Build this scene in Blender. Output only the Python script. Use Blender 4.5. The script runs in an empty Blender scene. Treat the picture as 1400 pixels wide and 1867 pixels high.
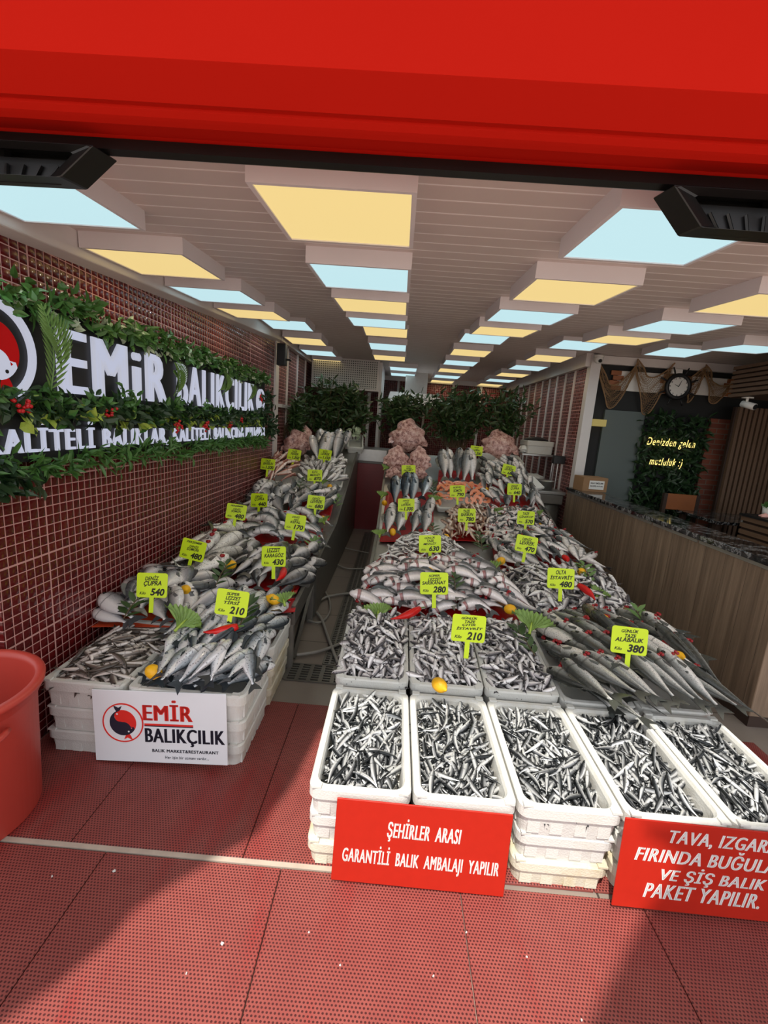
import bpy, bmesh, math, random
import numpy as np
from mathutils import Vector, Matrix, noise

random.seed(7)
scn = bpy.context.scene
COL = scn.collection
PI = math.pi

# ------------------------------------------------------------------ camera
EYE = 1.5
YAW, PITCH, ROLL, FPX = -0.0192741, -0.1917638, 0.0740123, 816.1
IW, IH = 1400.0, 1867.0
_f = np.array([math.sin(YAW)*math.cos(PITCH), math.cos(YAW)*math.cos(PITCH), math.sin(PITCH)])
_r0 = np.array([math.cos(YAW), -math.sin(YAW), 0.0]); _u0 = np.cross(_r0, _f)
_r = _r0*math.cos(ROLL)+_u0*math.sin(ROLL)
_u = -_r0*math.sin(ROLL)+_u0*math.cos(ROLL)
cam_d = bpy.data.cameras.new('camera'); cam = bpy.data.objects.new('camera', cam_d); COL.objects.link(cam)
cam_d.sensor_fit = 'HORIZONTAL'; cam_d.sensor_width = 36.0; cam_d.lens = 36.0*FPX/IW
cam_d.clip_start = 0.02
M = Matrix.Identity(4)
for i in range(3):
    M[i][0] = _r[i]; M[i][1] = _u[i]; M[i][2] = -_f[i]
M[2][3] = EYE
cam.matrix_world = M
scn.camera = cam

# ------------------------------------------------------------------ light
scn.view_settings.view_transform = 'Standard'
scn.view_settings.look = 'None'
scn.view_settings.exposure = 0.0
scn.view_settings.gamma = 1.0
scn.view_settings.use_curve_mapping = False
w = bpy.data.worlds.new('sky'); scn.world = w; w.use_nodes = True
bgn = w.node_tree.nodes['Background']
bgn.inputs[0].default_value = (0.93, 0.96, 1.0, 1); bgn.inputs[1].default_value = 1.5
SUN_DIR = Vector((0.41, 1.0, -2.0))
sd = bpy.data.lights.new('sun', 'SUN'); sd.energy = 5.6; sd.angle = 0.012; sd.color = (1.0, 0.95, 0.85)
so = bpy.data.objects.new('sun', sd); COL.objects.link(so)
so.rotation_euler = SUN_DIR.to_track_quat('-Z', 'Y').to_euler(); so.location = (0, -4, 6)

# ------------------------------------------------------------------ measuring: photo pixel -> point in the place
def ray(x, y):
    return (x-IW/2)/FPX*_r - (y-IH/2)/FPX*_u + _f
def on_z(x, y, z):
    d = ray(x, y); t = (z-EYE)/d[2]; return Vector((d[0]*t, d[1]*t, z))
def on_y(x, y, Y):
    d = ray(x, y); t = Y/d[1]; return Vector((d[0]*t, Y, EYE+d[2]*t))
def on_x(x, y, X):
    d = ray(x, y); t = X/d[0]; return Vector((X, d[1]*t, EYE+d[2]*t))
HY = [0, 1.25, 1.84, 2.45, 4.2, 6.2, 8.2]
HZ = [.33, .33, .36, .41, .53, 1.15, 1.77]
def h(Y): return float(np.interp(Y, HY, HZ))
def slope(Y): return (h(Y+.05)-h(Y-.05))/.1
_TS = np.linspace(.6, 9, 2500)
def S(x, y, dz=0.0):                      # where a sight line meets the sloping display
    d = ray(x, y); v = EYE+d[2]*_TS-np.interp(d[1]*_TS, HY, HZ)-dz
    t = _TS[int(np.argmax(v < 0))]
    return Vector((d[0]*t, d[1]*t, EYE+d[2]*t))

# ------------------------------------------------------------------ helpers
def tag(o, label=None, cat=None, group=None, kind=None):
    if label: o['label'] = label
    if cat: o['category'] = cat
    if group: o['group'] = group
    if kind: o['kind'] = kind
    return o
def empty(name, loc=(0, 0, 0), rz=0.0, label=None, cat=None, group=None):
    o = bpy.data.objects.new(name, None); COL.objects.link(o)
    o.location = loc; o.rotation_euler = (0, 0, rz); o.empty_display_size = .05
    return tag(o, label, cat, group)

class MB:
    def __init__(s): s.v = []; s.f = []
    def add(s, vs, fs, m=None):
        b = len(s.v)
        s.v += [tuple(m @ Vector(p)) if m else tuple(p) for p in vs]
        s.f += [tuple(i+b for i in f) for f in fs]; return s
    def box(s, x0, y0, z0, x1, y1, z1, m=None):
        v = [(x0,y0,z0),(x1,y0,z0),(x1,y1,z0),(x0,y1,z0),(x0,y0,z1),(x1,y0,z1),(x1,y1,z1),(x0,y1,z1)]
        return s.add(v, [(0,3,2,1),(4,5,6,7),(0,1,5,4),(1,2,6,5),(2,3,7,6),(3,0,4,7)], m)
    def hexa(s, bot, top):
        return s.add(list(bot)+list(top), [(0,3,2,1),(4,5,6,7),(0,1,5,4),(1,2,6,5),(2,3,7,6),(3,0,4,7)])
    def tube(s, pts, r, n=8, cap=True):
        pts = [Vector(p) for p in pts]; k = len(pts)
        rs = r if isinstance(r, (list, tuple)) else [r]*k
        b = len(s.v); up = Vector((0,0,1))
        for i, p in enumerate(pts):
            t = (pts[min(i+1,k-1)]-pts[max(i-1,0)]).normalized()
            a = t.cross(up)
            if a.length < .05: a = t.cross(Vector((1,0,0)))
            a.normalize(); c = a.cross(t)
            for j in range(n):
                q = 2*PI*j/n
                s.v.append(tuple(p+(a*math.cos(q)+c*math.sin(q))*rs[i]))
        for i in range(k-1):
            for j in range(n):
                s.f.append((b+i*n+j, b+i*n+(j+1)%n, b+(i+1)*n+(j+1)%n, b+(i+1)*n+j))
        if cap:
            s.f.append(tuple(b+j for j in range(n))[::-1]); s.f.append(tuple(b+(k-1)*n+j for j in range(n)))
        return s
    def lathe(s, prof, n=24, m=None):     # prof: (r, z)
        vs = []; fs = []
        for r, z in prof:
            for j in range(n):
                a = 2*PI*j/n; vs.append((r*math.cos(a), r*math.sin(a), z))
        for i in range(len(prof)-1):
            for j in range(n):
                fs.append((i*n+j, i*n+(j+1)%n, (i+1)*n+(j+1)%n, (i+1)*n+j))
        return s.add(vs, fs, m)
    def prism(s, poly, d0, d1, fn):       # outline poly (a,b) pushed from d0 to d1, fn(a,b,d)->xyz
        n = len(poly)
        v = [fn(a, b, d0) for a, b in poly]+[fn(a, b, d1) for a, b in poly]
        f = [tuple(range(n))[::-1], tuple(range(n, 2*n))]+[(i, (i+1)%n, n+(i+1)%n, n+i) for i in range(n)]
        return s.add(v, f)
    def mesh(s, name):
        me = bpy.data.meshes.new(name); me.from_pydata(s.v, [], s.f); me.update(); return me
    def build(s, name, mat, parent=None, smooth=False, bevel=0.0, seg=2, recalc=False):
        me = s.mesh(name)
        if recalc:
            bm = bmesh.new(); bm.from_mesh(me); bmesh.ops.recalc_face_normals(bm, faces=bm.faces); bm.to_mesh(me); bm.free()
        return link(name, me, mat, parent, smooth, bevel, seg)
def link(name, me, mat, parent=None, smooth=False, bevel=0.0, seg=2):
    if mat and not me.materials: me.materials.append(mat)
    if smooth:
        me.polygons.foreach_set('use_smooth', [True]*len(me.polygons))
    o = bpy.data.objects.new(name, me); COL.objects.link(o)
    if parent: o.parent = parent
    if bevel:
        b = o.modifiers.new('edge', 'BEVEL'); b.width = bevel; b.segments = seg; b.limit_method = 'ANGLE'; b.angle_limit = .6
    return o

# ------------------------------------------------------------------ materials
class NT:
    def __init__(s, name):
        s.m = bpy.data.materials.new(name); s.m.use_nodes = True
        s.t = s.m.node_tree; s.p = s.t.nodes['Principled BSDF']
    def n(s, typ, **kw):
        nd = s.t.nodes.new(typ)
        for k, v in kw.items(): setattr(nd, k, v)
        return nd
    def l(s, a, b): s.t.links.new(a, b)
    def math(s, op, a, b=None, c=None):
        nd = s.n('ShaderNodeMath', operation=op)
        for i, q in enumerate((a, b, c)):
            if q is None: continue
            if isinstance(q, (int, float)): nd.inputs[i].default_value = q
            else: s.l(q, nd.inputs[i])
        return nd.outputs[0]
    def mix(s, fac, a, b):
        nd = s.n('ShaderNodeMix', data_type='RGBA')
        for i, q in ((0, fac), (6, a), (7, b)):
            if isinstance(q, (int, float)): nd.inputs[i].default_value = q
            elif isinstance(q, tuple): nd.inputs[i].default_value = (*q, 1) if len(q) == 3 else q
            else: s.l(q, nd.inputs[i])
        return nd.outputs[2]
    def noise(s, scale, vec=None, detail=3, rough=.6):
        nd = s.n('ShaderNodeTexNoise'); nd.inputs['Scale'].default_value = scale
        nd.inputs['Detail'].default_value = detail; nd.inputs['Roughness'].default_value = rough
        if vec: s.l(vec, nd.inputs['Vector'])
        return nd.outputs['Fac']
    def ramp(s, fac, stops, mode='LINEAR'):
        nd = s.n('ShaderNodeValToRGB'); s.l(fac, nd.inputs[0]); cr = nd.color_ramp; cr.interpolation = mode
        while len(cr.elements) < len(stops): cr.elements.new(.5)
        for e, (p, c) in zip(cr.elements, stops): e.position = p; e.color = (*c, 1)
        return nd.outputs[0]
    def coord(s, which='Object'): return s.n('ShaderNodeTexCoord').outputs[which]
    def pos(s): return s.n('ShaderNodeNewGeometry').outputs['Position']
    def sep(s, v):
        nd = s.n('ShaderNodeSeparateXYZ'); s.l(v, nd.inputs[0]); return nd.outputs
    def comb(s, x, y, z):
        nd = s.n('ShaderNodeCombineXYZ')
        for i, q in enumerate((x, y, z)):
            if isinstance(q, (int, float)): nd.inputs[i].default_value = q
            else: s.l(q, nd.inputs[i])
        return nd.outputs[0]
    def bump(s, hgt, strength=.3, dist=.01):
        nd = s.n('ShaderNodeBump'); nd.inputs['Strength'].default_value = strength; nd.inputs['Distance'].default_value = dist
        s.l(hgt, nd.inputs['Height']); s.l(nd.outputs[0], s.p.inputs['Normal'])
    def set(s, color=None, rough=None, metal=None, spec=None, coat=None):
        for k, v in (('Base Color', color), ('Roughness', rough), ('Metallic', metal), ('Specular IOR Level', spec), ('Coat Weight', coat)):
            if v is None: continue
            if isinstance(v, tuple): s.p.inputs[k].default_value = (*v, 1)
            elif isinstance(v, (int, float)): s.p.inputs[k].default_value = v
            else: s.l(v, s.p.inputs[k])
        return s
def srgb(r, g, b):
    f = lambda c: (c/255/12.92) if c <= 10 else ((c/255+.055)/1.055)**2.4
    return (f(r), f(g), f(b))
def plain(name, c, rough=.5, metal=0.0, var=.15, scale=8, bump=0.0, spec=.5, coord='Object'):
    t = NT(name); co = t.coord(coord)
    nz = t.noise(scale, co)
    a = tuple(min(1, x*(1-var)) for x in c); b = tuple(min(1, x*(1+var)) for x in c)
    t.set(color=t.mix(nz, a, b), rough=rough, metal=metal, spec=spec)
    if bump: t.bump(t.noise(scale*6, co), bump, .004)
    return t.m
def glow(name, c, strength):
    t = NT(name); t.set(color=tuple(x*.2 for x in c), rough=.5, spec=.1)
    t.p.inputs['Emission Color'].default_value = (*c, 1); t.p.inputs['Emission Strength'].default_value = strength
    return t.m
def tiles(name, ax, pitch, sheet, grout_w, tile_c, tile_c2, grout_c, rough=.16, off=(0, 0), dome=.6):
    """square mosaic: ax picks the two world axes of the wall; every `sheet` tiles a slightly wider joint"""
    t = NT(name); p = t.sep(t.pos()); u, v = p[ax[0]], p[ax[1]]
    dome_h = None; masks = []; cells = []
    hs = []
    for q, of in ((u, off[0]), (v, off[1])):
        a = t.math('DIVIDE', t.math('SUBTRACT', q, of), pitch)
        fr = t.math('FRACT', t.math('ADD', a, 1000.0)); cells.append(t.math('FLOOR', a))
        dist = t.math('MINIMUM', fr, t.math('SUBTRACT', 1.0, fr))
        masks.append(t.math('LESS_THAN', dist, grout_w))
        sh = t.math('FRACT', t.math('ADD', t.math('DIVIDE', t.math('ADD', a, .5), float(sheet)), 1000.0))
        sd_ = t.math('MULTIPLY', t.math('LESS_THAN', sh, 1.0/sheet), t.math('LESS_THAN', dist, grout_w*1.9))
        masks.append(sd_)
        c = t.math('SUBTRACT', fr, .5); hs.append(t.math('MULTIPLY', c, c))
    mk = masks[0]
    for k in masks[1:]: mk = t.math('MAXIMUM', mk, k)
    wn = t.n('ShaderNodeTexWhiteNoise', noise_dimensions='2D'); t.l(t.comb(cells[0], cells[1], 0.0), wn.inputs['Vector'])
    col = t.mix(wn.outputs['Value'], tile_c, tile_c2)
    t.set(color=t.mix(mk, col, grout_c), rough=t.math('ADD', t.math('MULTIPLY', mk, .6), rough), spec=.5)
    hh = t.math('SUBTRACT', .5, t.math('ADD', hs[0], hs[1]))
    hh = t.math('MULTIPLY', hh, t.math('SUBTRACT', 1.0, mk))
    if dome: t.bump(hh, dome, pitch*.5)
    return t.m

MAT = {}
MAT['tile'] = tiles('burgundy mosaic tile', (1, 2), .0418, 8, .05, srgb(80, 17, 18), srgb(96, 21, 22), srgb(196, 148, 142), off=(1.859, .838))
MAT['tile_back'] = tiles('burgundy mosaic tile across', (0, 2), .0418, 8, .05, srgb(80, 17, 18), srgb(96, 21, 22), srgb(176, 132, 126), off=(0, .838))
MAT['white_paint'] = plain('white painted metal', srgb(222, 216, 214), .4, 0, .05)
MAT['lamp_box'] = plain('white lamp casing', srgb(226, 222, 226), .45, 0, .03)
MAT['cold'] = glow('cool diffuser', srgb(192, 228, 235), 1.0)
MAT['warm'] = glow('warm diffuser', srgb(240, 212, 142), .97)
MAT['black'] = plain('black plastic', srgb(26, 26, 28), .45, 0, .2)
MAT['black_metal'] = plain('black painted metal', srgb(24, 23, 23), .38, .2, .3)
MAT['steel'] = plain('stainless steel', srgb(170, 168, 165), .35, .85, .12, 20)
MAT['dark_steel'] = plain('dull stainless steel', srgb(122, 118, 112), .42, .7, .2, 12)
MAT['red_sign'] = plain('red sign panel', srgb(174, 36, 22), .45, 0, .08, 30, spec=.2)
MAT['white_letter'] = plain('white lettering', srgb(245, 242, 240), .5, 0, .02)
MAT['red_letter'] = plain('red lettering', srgb(218, 42, 34), .45, 0, .03)
MAT['navy'] = plain('navy lettering', srgb(30, 30, 48), .45, 0, .05)
MAT['ink'] = plain('black marker ink', srgb(22, 22, 18), .6, 0, .05)
MAT['lime'] = plain('lime price card', srgb(206, 232, 22), .45, 0, .04, 20)
MAT['sign_white'] = plain('white sign panel', srgb(226, 228, 232), .3, 0, .04, 5)
MAT['bucket'] = plain('red brown bucket plastic', srgb(188, 66, 54), .42, 0, .08, 6, .05)
MAT['liner'] = plain('red plastic sheet', srgb(178, 22, 26), .3, 0, .15, 9)
MAT['liner_orange'] = plain('orange plastic sheet', srgb(206, 74, 40), .35, 0, .15, 9)
MAT['lemon'] = plain('lemon peel', srgb(240, 178, 20), .38, 0, .1, 30, .25)
MAT['pepper'] = plain('red pepper skin', srgb(206, 22, 18), .16, 0, .12, 12)
MAT['stem_green'] = plain('green stalk', srgb(86, 120, 40), .5, 0, .2)
MAT['lettuce'] = plain('lettuce leaf', srgb(126, 156, 74), .45, 0, .35, 14)
MAT['laurel'] = plain('laurel leaf', srgb(52, 76, 38), .4, 0, .4, 10)
MAT['laurel_light'] = plain('fresh laurel leaf', srgb(92, 124, 62), .4, 0, .3, 10)
MAT['twig'] = plain('brown twig', srgb(88, 70, 48), .7, 0, .2)
MAT['plant_mid'] = plain('green artificial leaf', srgb(70, 112, 50), .45, 0, .45, 9)
MAT['plant_dark'] = plain('dark artificial leaf', srgb(40, 66, 36), .45, 0, .45, 9)
MAT['plant_lime'] = plain('lime edged leaf', srgb(156, 178, 70), .45, 0, .3, 40)
MAT['palm'] = plain('palm frond', srgb(104, 140, 72), .5, 0, .25)
MAT['blossom'] = plain('pale blossom', srgb(176, 190, 160), .6, 0, .15)
MAT['berry'] = plain('red berry', srgb(196, 32, 36), .25, 0, .1)
MAT['gill'] = plain('raw red gill', srgb(150, 20, 28), .25, 0, .35, 60)
MAT['eye'] = plain('fish eye', srgb(18, 18, 18), .1, 0, .05)
MAT['hose'] = plain('grey hose', srgb(150, 146, 140), .45, 0, .05)
MAT['cardboard'] = plain('cardboard', srgb(150, 116, 84), .8, 0, .1)
MAT['paper'] = plain('white paper', srgb(225, 225, 222), .7, 0, .03)
MAT['dark_wall'] = plain('charcoal wall paint', srgb(26, 27, 28), .7, 0, .15, 3)
MAT['grey_panel'] = plain('grey green panel', srgb(88, 98, 96), .5, 0, .06, 2)
MAT['slat'] = plain('brown wood slat', srgb(108, 84, 66), .5, 0, .2, 7)
MAT['dark_wood'] = plain('dark brown wood', srgb(58, 42, 34), .5, 0, .25, 7)
MAT['orange_wood'] = plain('orange brown wood', srgb(150, 88, 48), .5, 0, .2, 7)
MAT['net'] = plain('tan fishing net', srgb(150, 118, 84), .8, 0, .1)
MAT['sconce'] = glow('sconce shade', srgb(200, 180, 110), .45)
MAT['neon'] = glow('warm neon tube', srgb(255, 226, 130), 1.5)
MAT['ceramic'] = plain('white ceramic', srgb(232, 230, 226), .3, 0, .03)
MAT['pink'] = plain('pink ornament', srgb(226, 170, 160), .5, 0, .05)
MAT['concrete'] = plain('pale concrete', srgb(176, 160, 146), .8, 0, .25, 14, .2)
MAT['canopy'] = plain('shade slab grey', srgb(150, 146, 140), .8, 0, .1)  # grey of the unseen slabs added for their shade
MAT['red_panel'] = plain('dark red panel', srgb(122, 18, 22), .35, 0, .1)
MAT['fascia'] = plain('red powder coated sheet', srgb(186, 31, 21), .6, 0, .04, 3, spec=.0)

t = NT('foam'); co = t.coord(); vo = t.n('ShaderNodeTexVoronoi'); vo.inputs['Scale'].default_value = 160; t.l(co, vo.inputs['Vector'])
dirt = t.ramp(t.noise(5, co, 4, .65), [(.0, (0, 0, 0)), (.56, (0, 0, 0)), (.8, (1, 1, 1))])
t.set(color=t.mix(t.math('MULTIPLY', dirt, .35), srgb(208, 207, 202), srgb(180, 164, 124)), rough=.6)
t.bump(vo.outputs['Distance'], .18, .004); MAT['foam'] = t.m
t = NT('foam aged'); co = t.coord(); vo = t.n('ShaderNodeTexVoronoi'); vo.inputs['Scale'].default_value = 150; t.l(co, vo.inputs['Vector'])
dirt = t.ramp(t.noise(7, co, 5, .7), [(.0, (0, 0, 0)), (.45, (0, 0, 0)), (.75, (1, 1, 1))])
t.set(color=t.mix(t.math('MULTIPLY', dirt, .6), srgb(212, 206, 188), srgb(180, 156, 100)), rough=.65)
t.bump(vo.outputs['Distance'], .22, .004); MAT['foam_aged'] = t.m

t = NT('red rubber mat'); p = t.sep(t.pos())          # staggered holes
px_, py_ = t.math('DIVIDE', p[0], .0105), t.math('DIVIDE', p[1], .0091)
row = t.math('MULTIPLY', t.math('FLOOR', t.math('MODULO', t.math('ADD', py_, 4000.0), 2.0)), .5)
fx = t.math('SUBTRACT', t.math('FRACT', t.math('ADD', t.math('ADD', px_, row), 4000.0)), .5)
fy = t.math('SUBTRACT', t.math('FRACT', t.math('ADD', py_, 4000.0)), .5)
rr = t.math('SQRT', t.math('ADD', t.math('MULTIPLY', fx, fx), t.math('MULTIPLY', fy, fy)))
hole = t.math('LESS_THAN', rr, .3)
nz = t.noise(2.2, t.pos(), 5, .6); nz2 = t.noise(14, t.pos(), 3)
base = t.mix(t.math('MULTIPLY', nz, nz2), srgb(128, 58, 54), srgb(164, 92, 82))
st_ = t.ramp(t.noise(1.0, t.comb(t.math('MULTIPLY', p[0], 5.0), t.math('MULTIPLY', p[1], 1.1), 3.0), 3, .5), [(.0, (0, 0, 0)), (.56, (0, 0, 0)), (.68, (1, 1, 1))])
base = t.mix(t.math('MULTIPLY', st_, .7), base, srgb(140, 36, 34))
t.set(color=t.mix(hole, base, srgb(70, 24, 24)), rough=.5, spec=.4)
t.bump(t.math('SUBTRACT', 1.0, hole), .6, .004); MAT['mat'] = t.m

def floor_tile(name, c1, c2, grout, sx, sy):
    t = NT(name); br = t.n('ShaderNodeTexBrick'); br.offset = .0; p = t.sep(t.pos())
    t.l(t.comb(t.math('ADD', p[0], .11), t.math('ADD', p[1], .3), 0.0), br.inputs['Vector'])
    br.inputs['Scale'].default_value = 1; br.inputs['Mortar Size'].default_value = .004
    br.inputs['Brick Width'].default_value = sx; br.inputs['Row Height'].default_value = sy
    br.inputs['Color1'].default_value = (*c1, 1); br.inputs['Color2'].default_value = (*c2, 1); br.inputs['Mortar'].default_value = (*grout, 1)
    nz = t.noise(5, t.pos(), 5, .65)
    t.set(color=t.mix(t.math('MULTIPLY', nz, .45), br.outputs['Color'], tuple(x*.45 for x in c1)), rough=.3); return t.m
MAT['floor'] = floor_tile('grey floor tile', srgb(150, 138, 128), srgb(136, 126, 118), srgb(60, 54, 50), .9, .45)

t = NT('wood counter panel'); p = t.sep(t.pos())       # vertical boards with grain
bd = t.math('DIVIDE', p[1], .18); cell = t.math('FLOOR', bd); fr = t.math('FRACT', bd)
edge = t.math('LESS_THAN', fr, .014)
wn = t.n('ShaderNodeTexWhiteNoise', noise_dimensions='1D'); t.l(cell, wn.inputs['W'])
g = t.noise(1.0, t.comb(t.math('ADD', t.math('MULTIPLY', p[0], 30.0), cell), t.math('MULTIPLY', p[1], 34.0), t.math('MULTIPLY', p[2], 1.6)), 5, .65)
cc = t.ramp(g, [(.25, srgb(90, 74, 60)), (.5, srgb(128, 108, 90)), (.75, srgb(156, 134, 112))])
cc = t.mix(t.math('MULTIPLY', wn.outputs['Value'], .25), cc, srgb(92, 76, 62))
t.set(color=t.mix(edge, cc, srgb(60, 48, 40)), rough=.45); MAT['counter_wood'] = t.m

t = NT('black marble'); co = t.pos()
v1 = t.noise(7, co, 8, .7); ve = t.math('ABSOLUTE', t.math('SUBTRACT', v1, .5))
t.set(color=t.ramp(ve, [(.0, srgb(150, 150, 152)), (.02, srgb(60, 60, 62)), (.06, srgb(20, 20, 22))]), rough=.08, spec=.6); MAT['marble'] = t.m

t = NT('brick'); br = t.n('ShaderNodeTexBrick'); p = t.sep(t.pos()); t.l(t.comb(p[0], p[2], 0.0), br.inputs['Vector'])
br.inputs['Scale'].default_value = 1; br.inputs['Brick Width'].default_value = .2; br.inputs['Row Height'].default_value = .06; br.inputs['Mortar Size'].default_value = .006
br.inputs['Color1'].default_value = (*srgb(128, 66, 46), 1); br.inputs['Color2'].default_value = (*srgb(106, 52, 38), 1); br.inputs['Mortar'].default_value = (*srgb(110, 90, 78), 1)
t.set(color=br.outputs['Color'], rough=.8); MAT['brick'] = t.m

t = NT('white ceiling board'); p = t.sep(t.pos())       # boards across the shop, thin bright joint
fr = t.math('FRACT', t.math('ADD', t.math('DIVIDE', p[1], .1), 50.0))
ed = t.math('LESS_THAN', fr, .07); 
t.set(color=t.mix(ed, srgb(214, 202, 198), srgb(240, 236, 236)), rough=.45)
gr = t.math('MINIMUM', t.math('MULTIPLY', fr, 8.0), 1.0); t.bump(gr, .5, .006); MAT['ceiling'] = t.m

t = NT('perforated white plate'); p = t.sep(t.pos())
fx = t.math('SUBTRACT', t.math('FRACT', t.math('ADD', t.math('DIVIDE', p[0], .033), 90.0)), .5); fz = t.math('SUBTRACT', t.math('FRACT', t.math('DIVIDE', p[2], .033)), .5)
rr = t.math('MAXIMUM', t.math('ABSOLUTE', fx), t.math('ABSOLUTE', fz))
t.set(color=t.mix(t.math('LESS_THAN', rr, .24), srgb(205, 203, 198), srgb(40, 40, 40)), rough=.5); MAT['perforated'] = t.m

t = NT('monkfish skin'); co = t.coord()
a = t.ramp(t.noise(22, co, 5, .75), [(.38, srgb(104, 60, 56)), (.48, srgb(196, 146, 138)), (.66, srgb(238, 210, 202))])
t.set(color=a, rough=.28); t.bump(t.noise(30, co, 4), .22, .006); MAT['monk'] = t.m
t = NT('salmon flesh'); co = t.coord()
sx_ = t.sep(co); wv = t.math('FRACT', t.math('MULTIPLY', t.math('SQRT', t.math('ADD', t.math('MULTIPLY', sx_[0], sx_[0]), t.math('MULTIPLY', sx_[1], sx_[1]))), 90.0))
t.set(color=t.mix(t.math('LESS_THAN', wv, .2), srgb(232, 128, 84), srgb(246, 190, 160)), rough=.25); MAT['salmon_flesh'] = t.m
# ================================================================== the place
def wallbox(name, a, b, mat):
    o = MB().box(*a, *b).build(name, mat); tag(o, kind='structure'); return o
ZC, SL = 2.0, .0727                      # lamp faces of the sloping front ceiling: z = ZC + SL*y
Y_STEP, Z_REAR = 4.14, 2.40
CT = .065                                # lamp box depth
XL, XR, XE = -1.5, 2.12, 4.9
# floors
wallbox('floor_shop', (-2.2, 1.0, -.08), (5.2, 9.6, 0.0), MAT['floor'])
wallbox('floor_street', (-9, -14, -.1), (9, 1.0, -.002), MAT['concrete'])
# red rubber mats, laid edge to edge
def rubber_mat(x0, y0, x1, y1, label):
    o = MB().box(x0+.0015, y0+.0015, 0.0005, x1-.0015, y1-.0015, .012).build('rubber_mat', MAT['mat'], bevel=.002, seg=1)
    tag(o, label, 'mat', 'red rubber floor mats')
xs = [-1.49, -1.02, -.42, .18, .78, 1.38, 1.98]
nm = ['against the tiled wall beside the bucket', 'before the white shop board', 'in the gap between the two stalls', 'under the first front crates', 'under the middle front crates', 'at the right end of the crates']
for i in range(6): rubber_mat(xs[i], 1.265, xs[i+1], 2.14, 'red honeycomb rubber mat behind the pale joint, '+nm[i])
xs = [-1.6, -.88, -.28, .32, .92, 1.52, 2.2]
nm = ['under the red bucket', 'left of the crates and half in shade', 'left of the ŞEHİRLER ARASI board', 'in sun below the ŞEHİRLER ARASI board', 'below the TAVA board', 'at the far right below the TAVA board']
for i in range(6): rubber_mat(xs[i], -.6, xs[i+1], 1.245, 'red honeycomb rubber mat nearest the viewer, '+nm[i])
MB().box(-2.0, 1.247, 0, -.1, 1.264, .013).build('trim_joint', MAT['concrete'])['kind'] = 'structure'

# left wall
wallbox('wall_left', (XL-.15, 1.6, 0), (XL, 5.38, 2.75), MAT['tile'])
wallbox('wall_left_rear', (XL-.15, 5.52, 0), (XL, 9.4, 2.75), MAT['tile'])
wallbox('pillar_left', (XL-.12, 5.38, 0), (XL+.02, 5.52, 2.7), MAT['white_paint'])
for i, y in enumerate((5.95, 6.5, 7.05, 7.6, 8.2)):
    wallbox('trim_strip_left_%d' % (i+1), (XL, y, .2), (XL+.018, y+.035, 2.42), MAT['white_paint'])
wallbox('trim_rail_left', (XL, 5.52, 1.62), (XL+.02, 9.3, 1.66), MAT['white_paint'])
# right tiled wall behind the counter
wallbox('wall_right', (XR, 5.46, 0), (XR+.12, 9.4, 2.75), MAT['tile'])
for i, y in enumerate((5.79, 6.1, 6.42, 6.74, 7.06, 7.4, 7.75, 8.1, 8.45, 8.8)):
    wallbox('trim_strip_right_%d' % (i+1), (XR-.016, y, .5), (XR, y+.03, 2.4), MAT['white_paint'])
wallbox('pillar_right', (XR-.01, 5.36, 0), (XR+.1, 5.46, 2.45), MAT['white_paint'])
# rear wall
wallbox('wall_back', (XL-.15, 9.3, 0), (XR+.15, 9.45, 2.75), MAT['tile_back'])
for i, x in enumerate((-.1, .45, 1.0, 1.55)):
    wallbox('trim_strip_back_%d' % (i+1), (x, 9.28, .9), (x+.045, 9.3, 2.5), MAT['white_paint'])
# cross wall closing the aisle: red panel, steel band, tiles, door
o = MB().box(-.56, 6.3, 0, -.12, 6.33, .95).build('trim_aisle_panel', MAT['red_panel']); tag(o, kind='structure')
wallbox('wall_partition', (XL, 7.55, 0), (-.5, 7.6, 2.05), MAT['tile_back'])
for i, (x0, x1, z0, z1) in enumerate(((-.55, -.5, .9, 2.05), (-.87, -.83, .9, 2.0))):
    wallbox('trim_partition_%d' % (i+1), (x0, 7.5, z0), (x1, 7.55, z1), MAT['white_paint'])

# ceiling: sloping front part, flat rear part
def zc(y): return ZC+SL*y+CT
f = MB(); f.hexa([(XL-.1, 1.16, zc(1.16)), (5.1, 1.16, zc(1.16)), (5.1, Y_STEP, zc(Y_STEP)), (XL-.1, Y_STEP, zc(Y_STEP))],
                 [(XL-.1, 1.16, zc(1.16)+.3), (5.1, 1.16, zc(1.16)+.3), (5.1, Y_STEP, zc(Y_STEP)+.3), (XL-.1, Y_STEP, zc(Y_STEP)+.3)])
tag(f.build('ceiling_front', MAT['ceiling']), kind='structure')
wallbox('ceiling_rear', (XL-.1, Y_STEP, Z_REAR+CT), (5.1, 9.45, Z_REAR+CT+.25), MAT['ceiling'])
# cornice along the left wall and right wall
t1 = MB()
t1.hexa([(XL-.02, .9, 2.005), (XL+.06, .9, 2.03), (XL+.06, 5.45, 2.375), (XL-.02, 5.45, 2.345)],
        [(XL-.02, .9, 2.2), (XL+.075, .9, 2.16), (XL+.075, 5.45, 2.47), (XL-.02, 5.45, 2.5)])
tag(t1.build('trim_cornice_left', MAT['white_paint'], bevel=.006), kind='structure')
wallbox('trim_cornice_left_rear', (XL-.02, 5.45, 2.37), (XL+.07, 9.3, 2.47), MAT['white_paint'])
wallbox('trim_cornice_right', (XR-.06, 5.4, 2.32), (XR+.02, 9.3, 2.47), MAT['white_paint'])
wallbox('trim_cornice_back', (XL, 9.24, 2.38), (XR, 9.32, 2.47), MAT['white_paint'])

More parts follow.
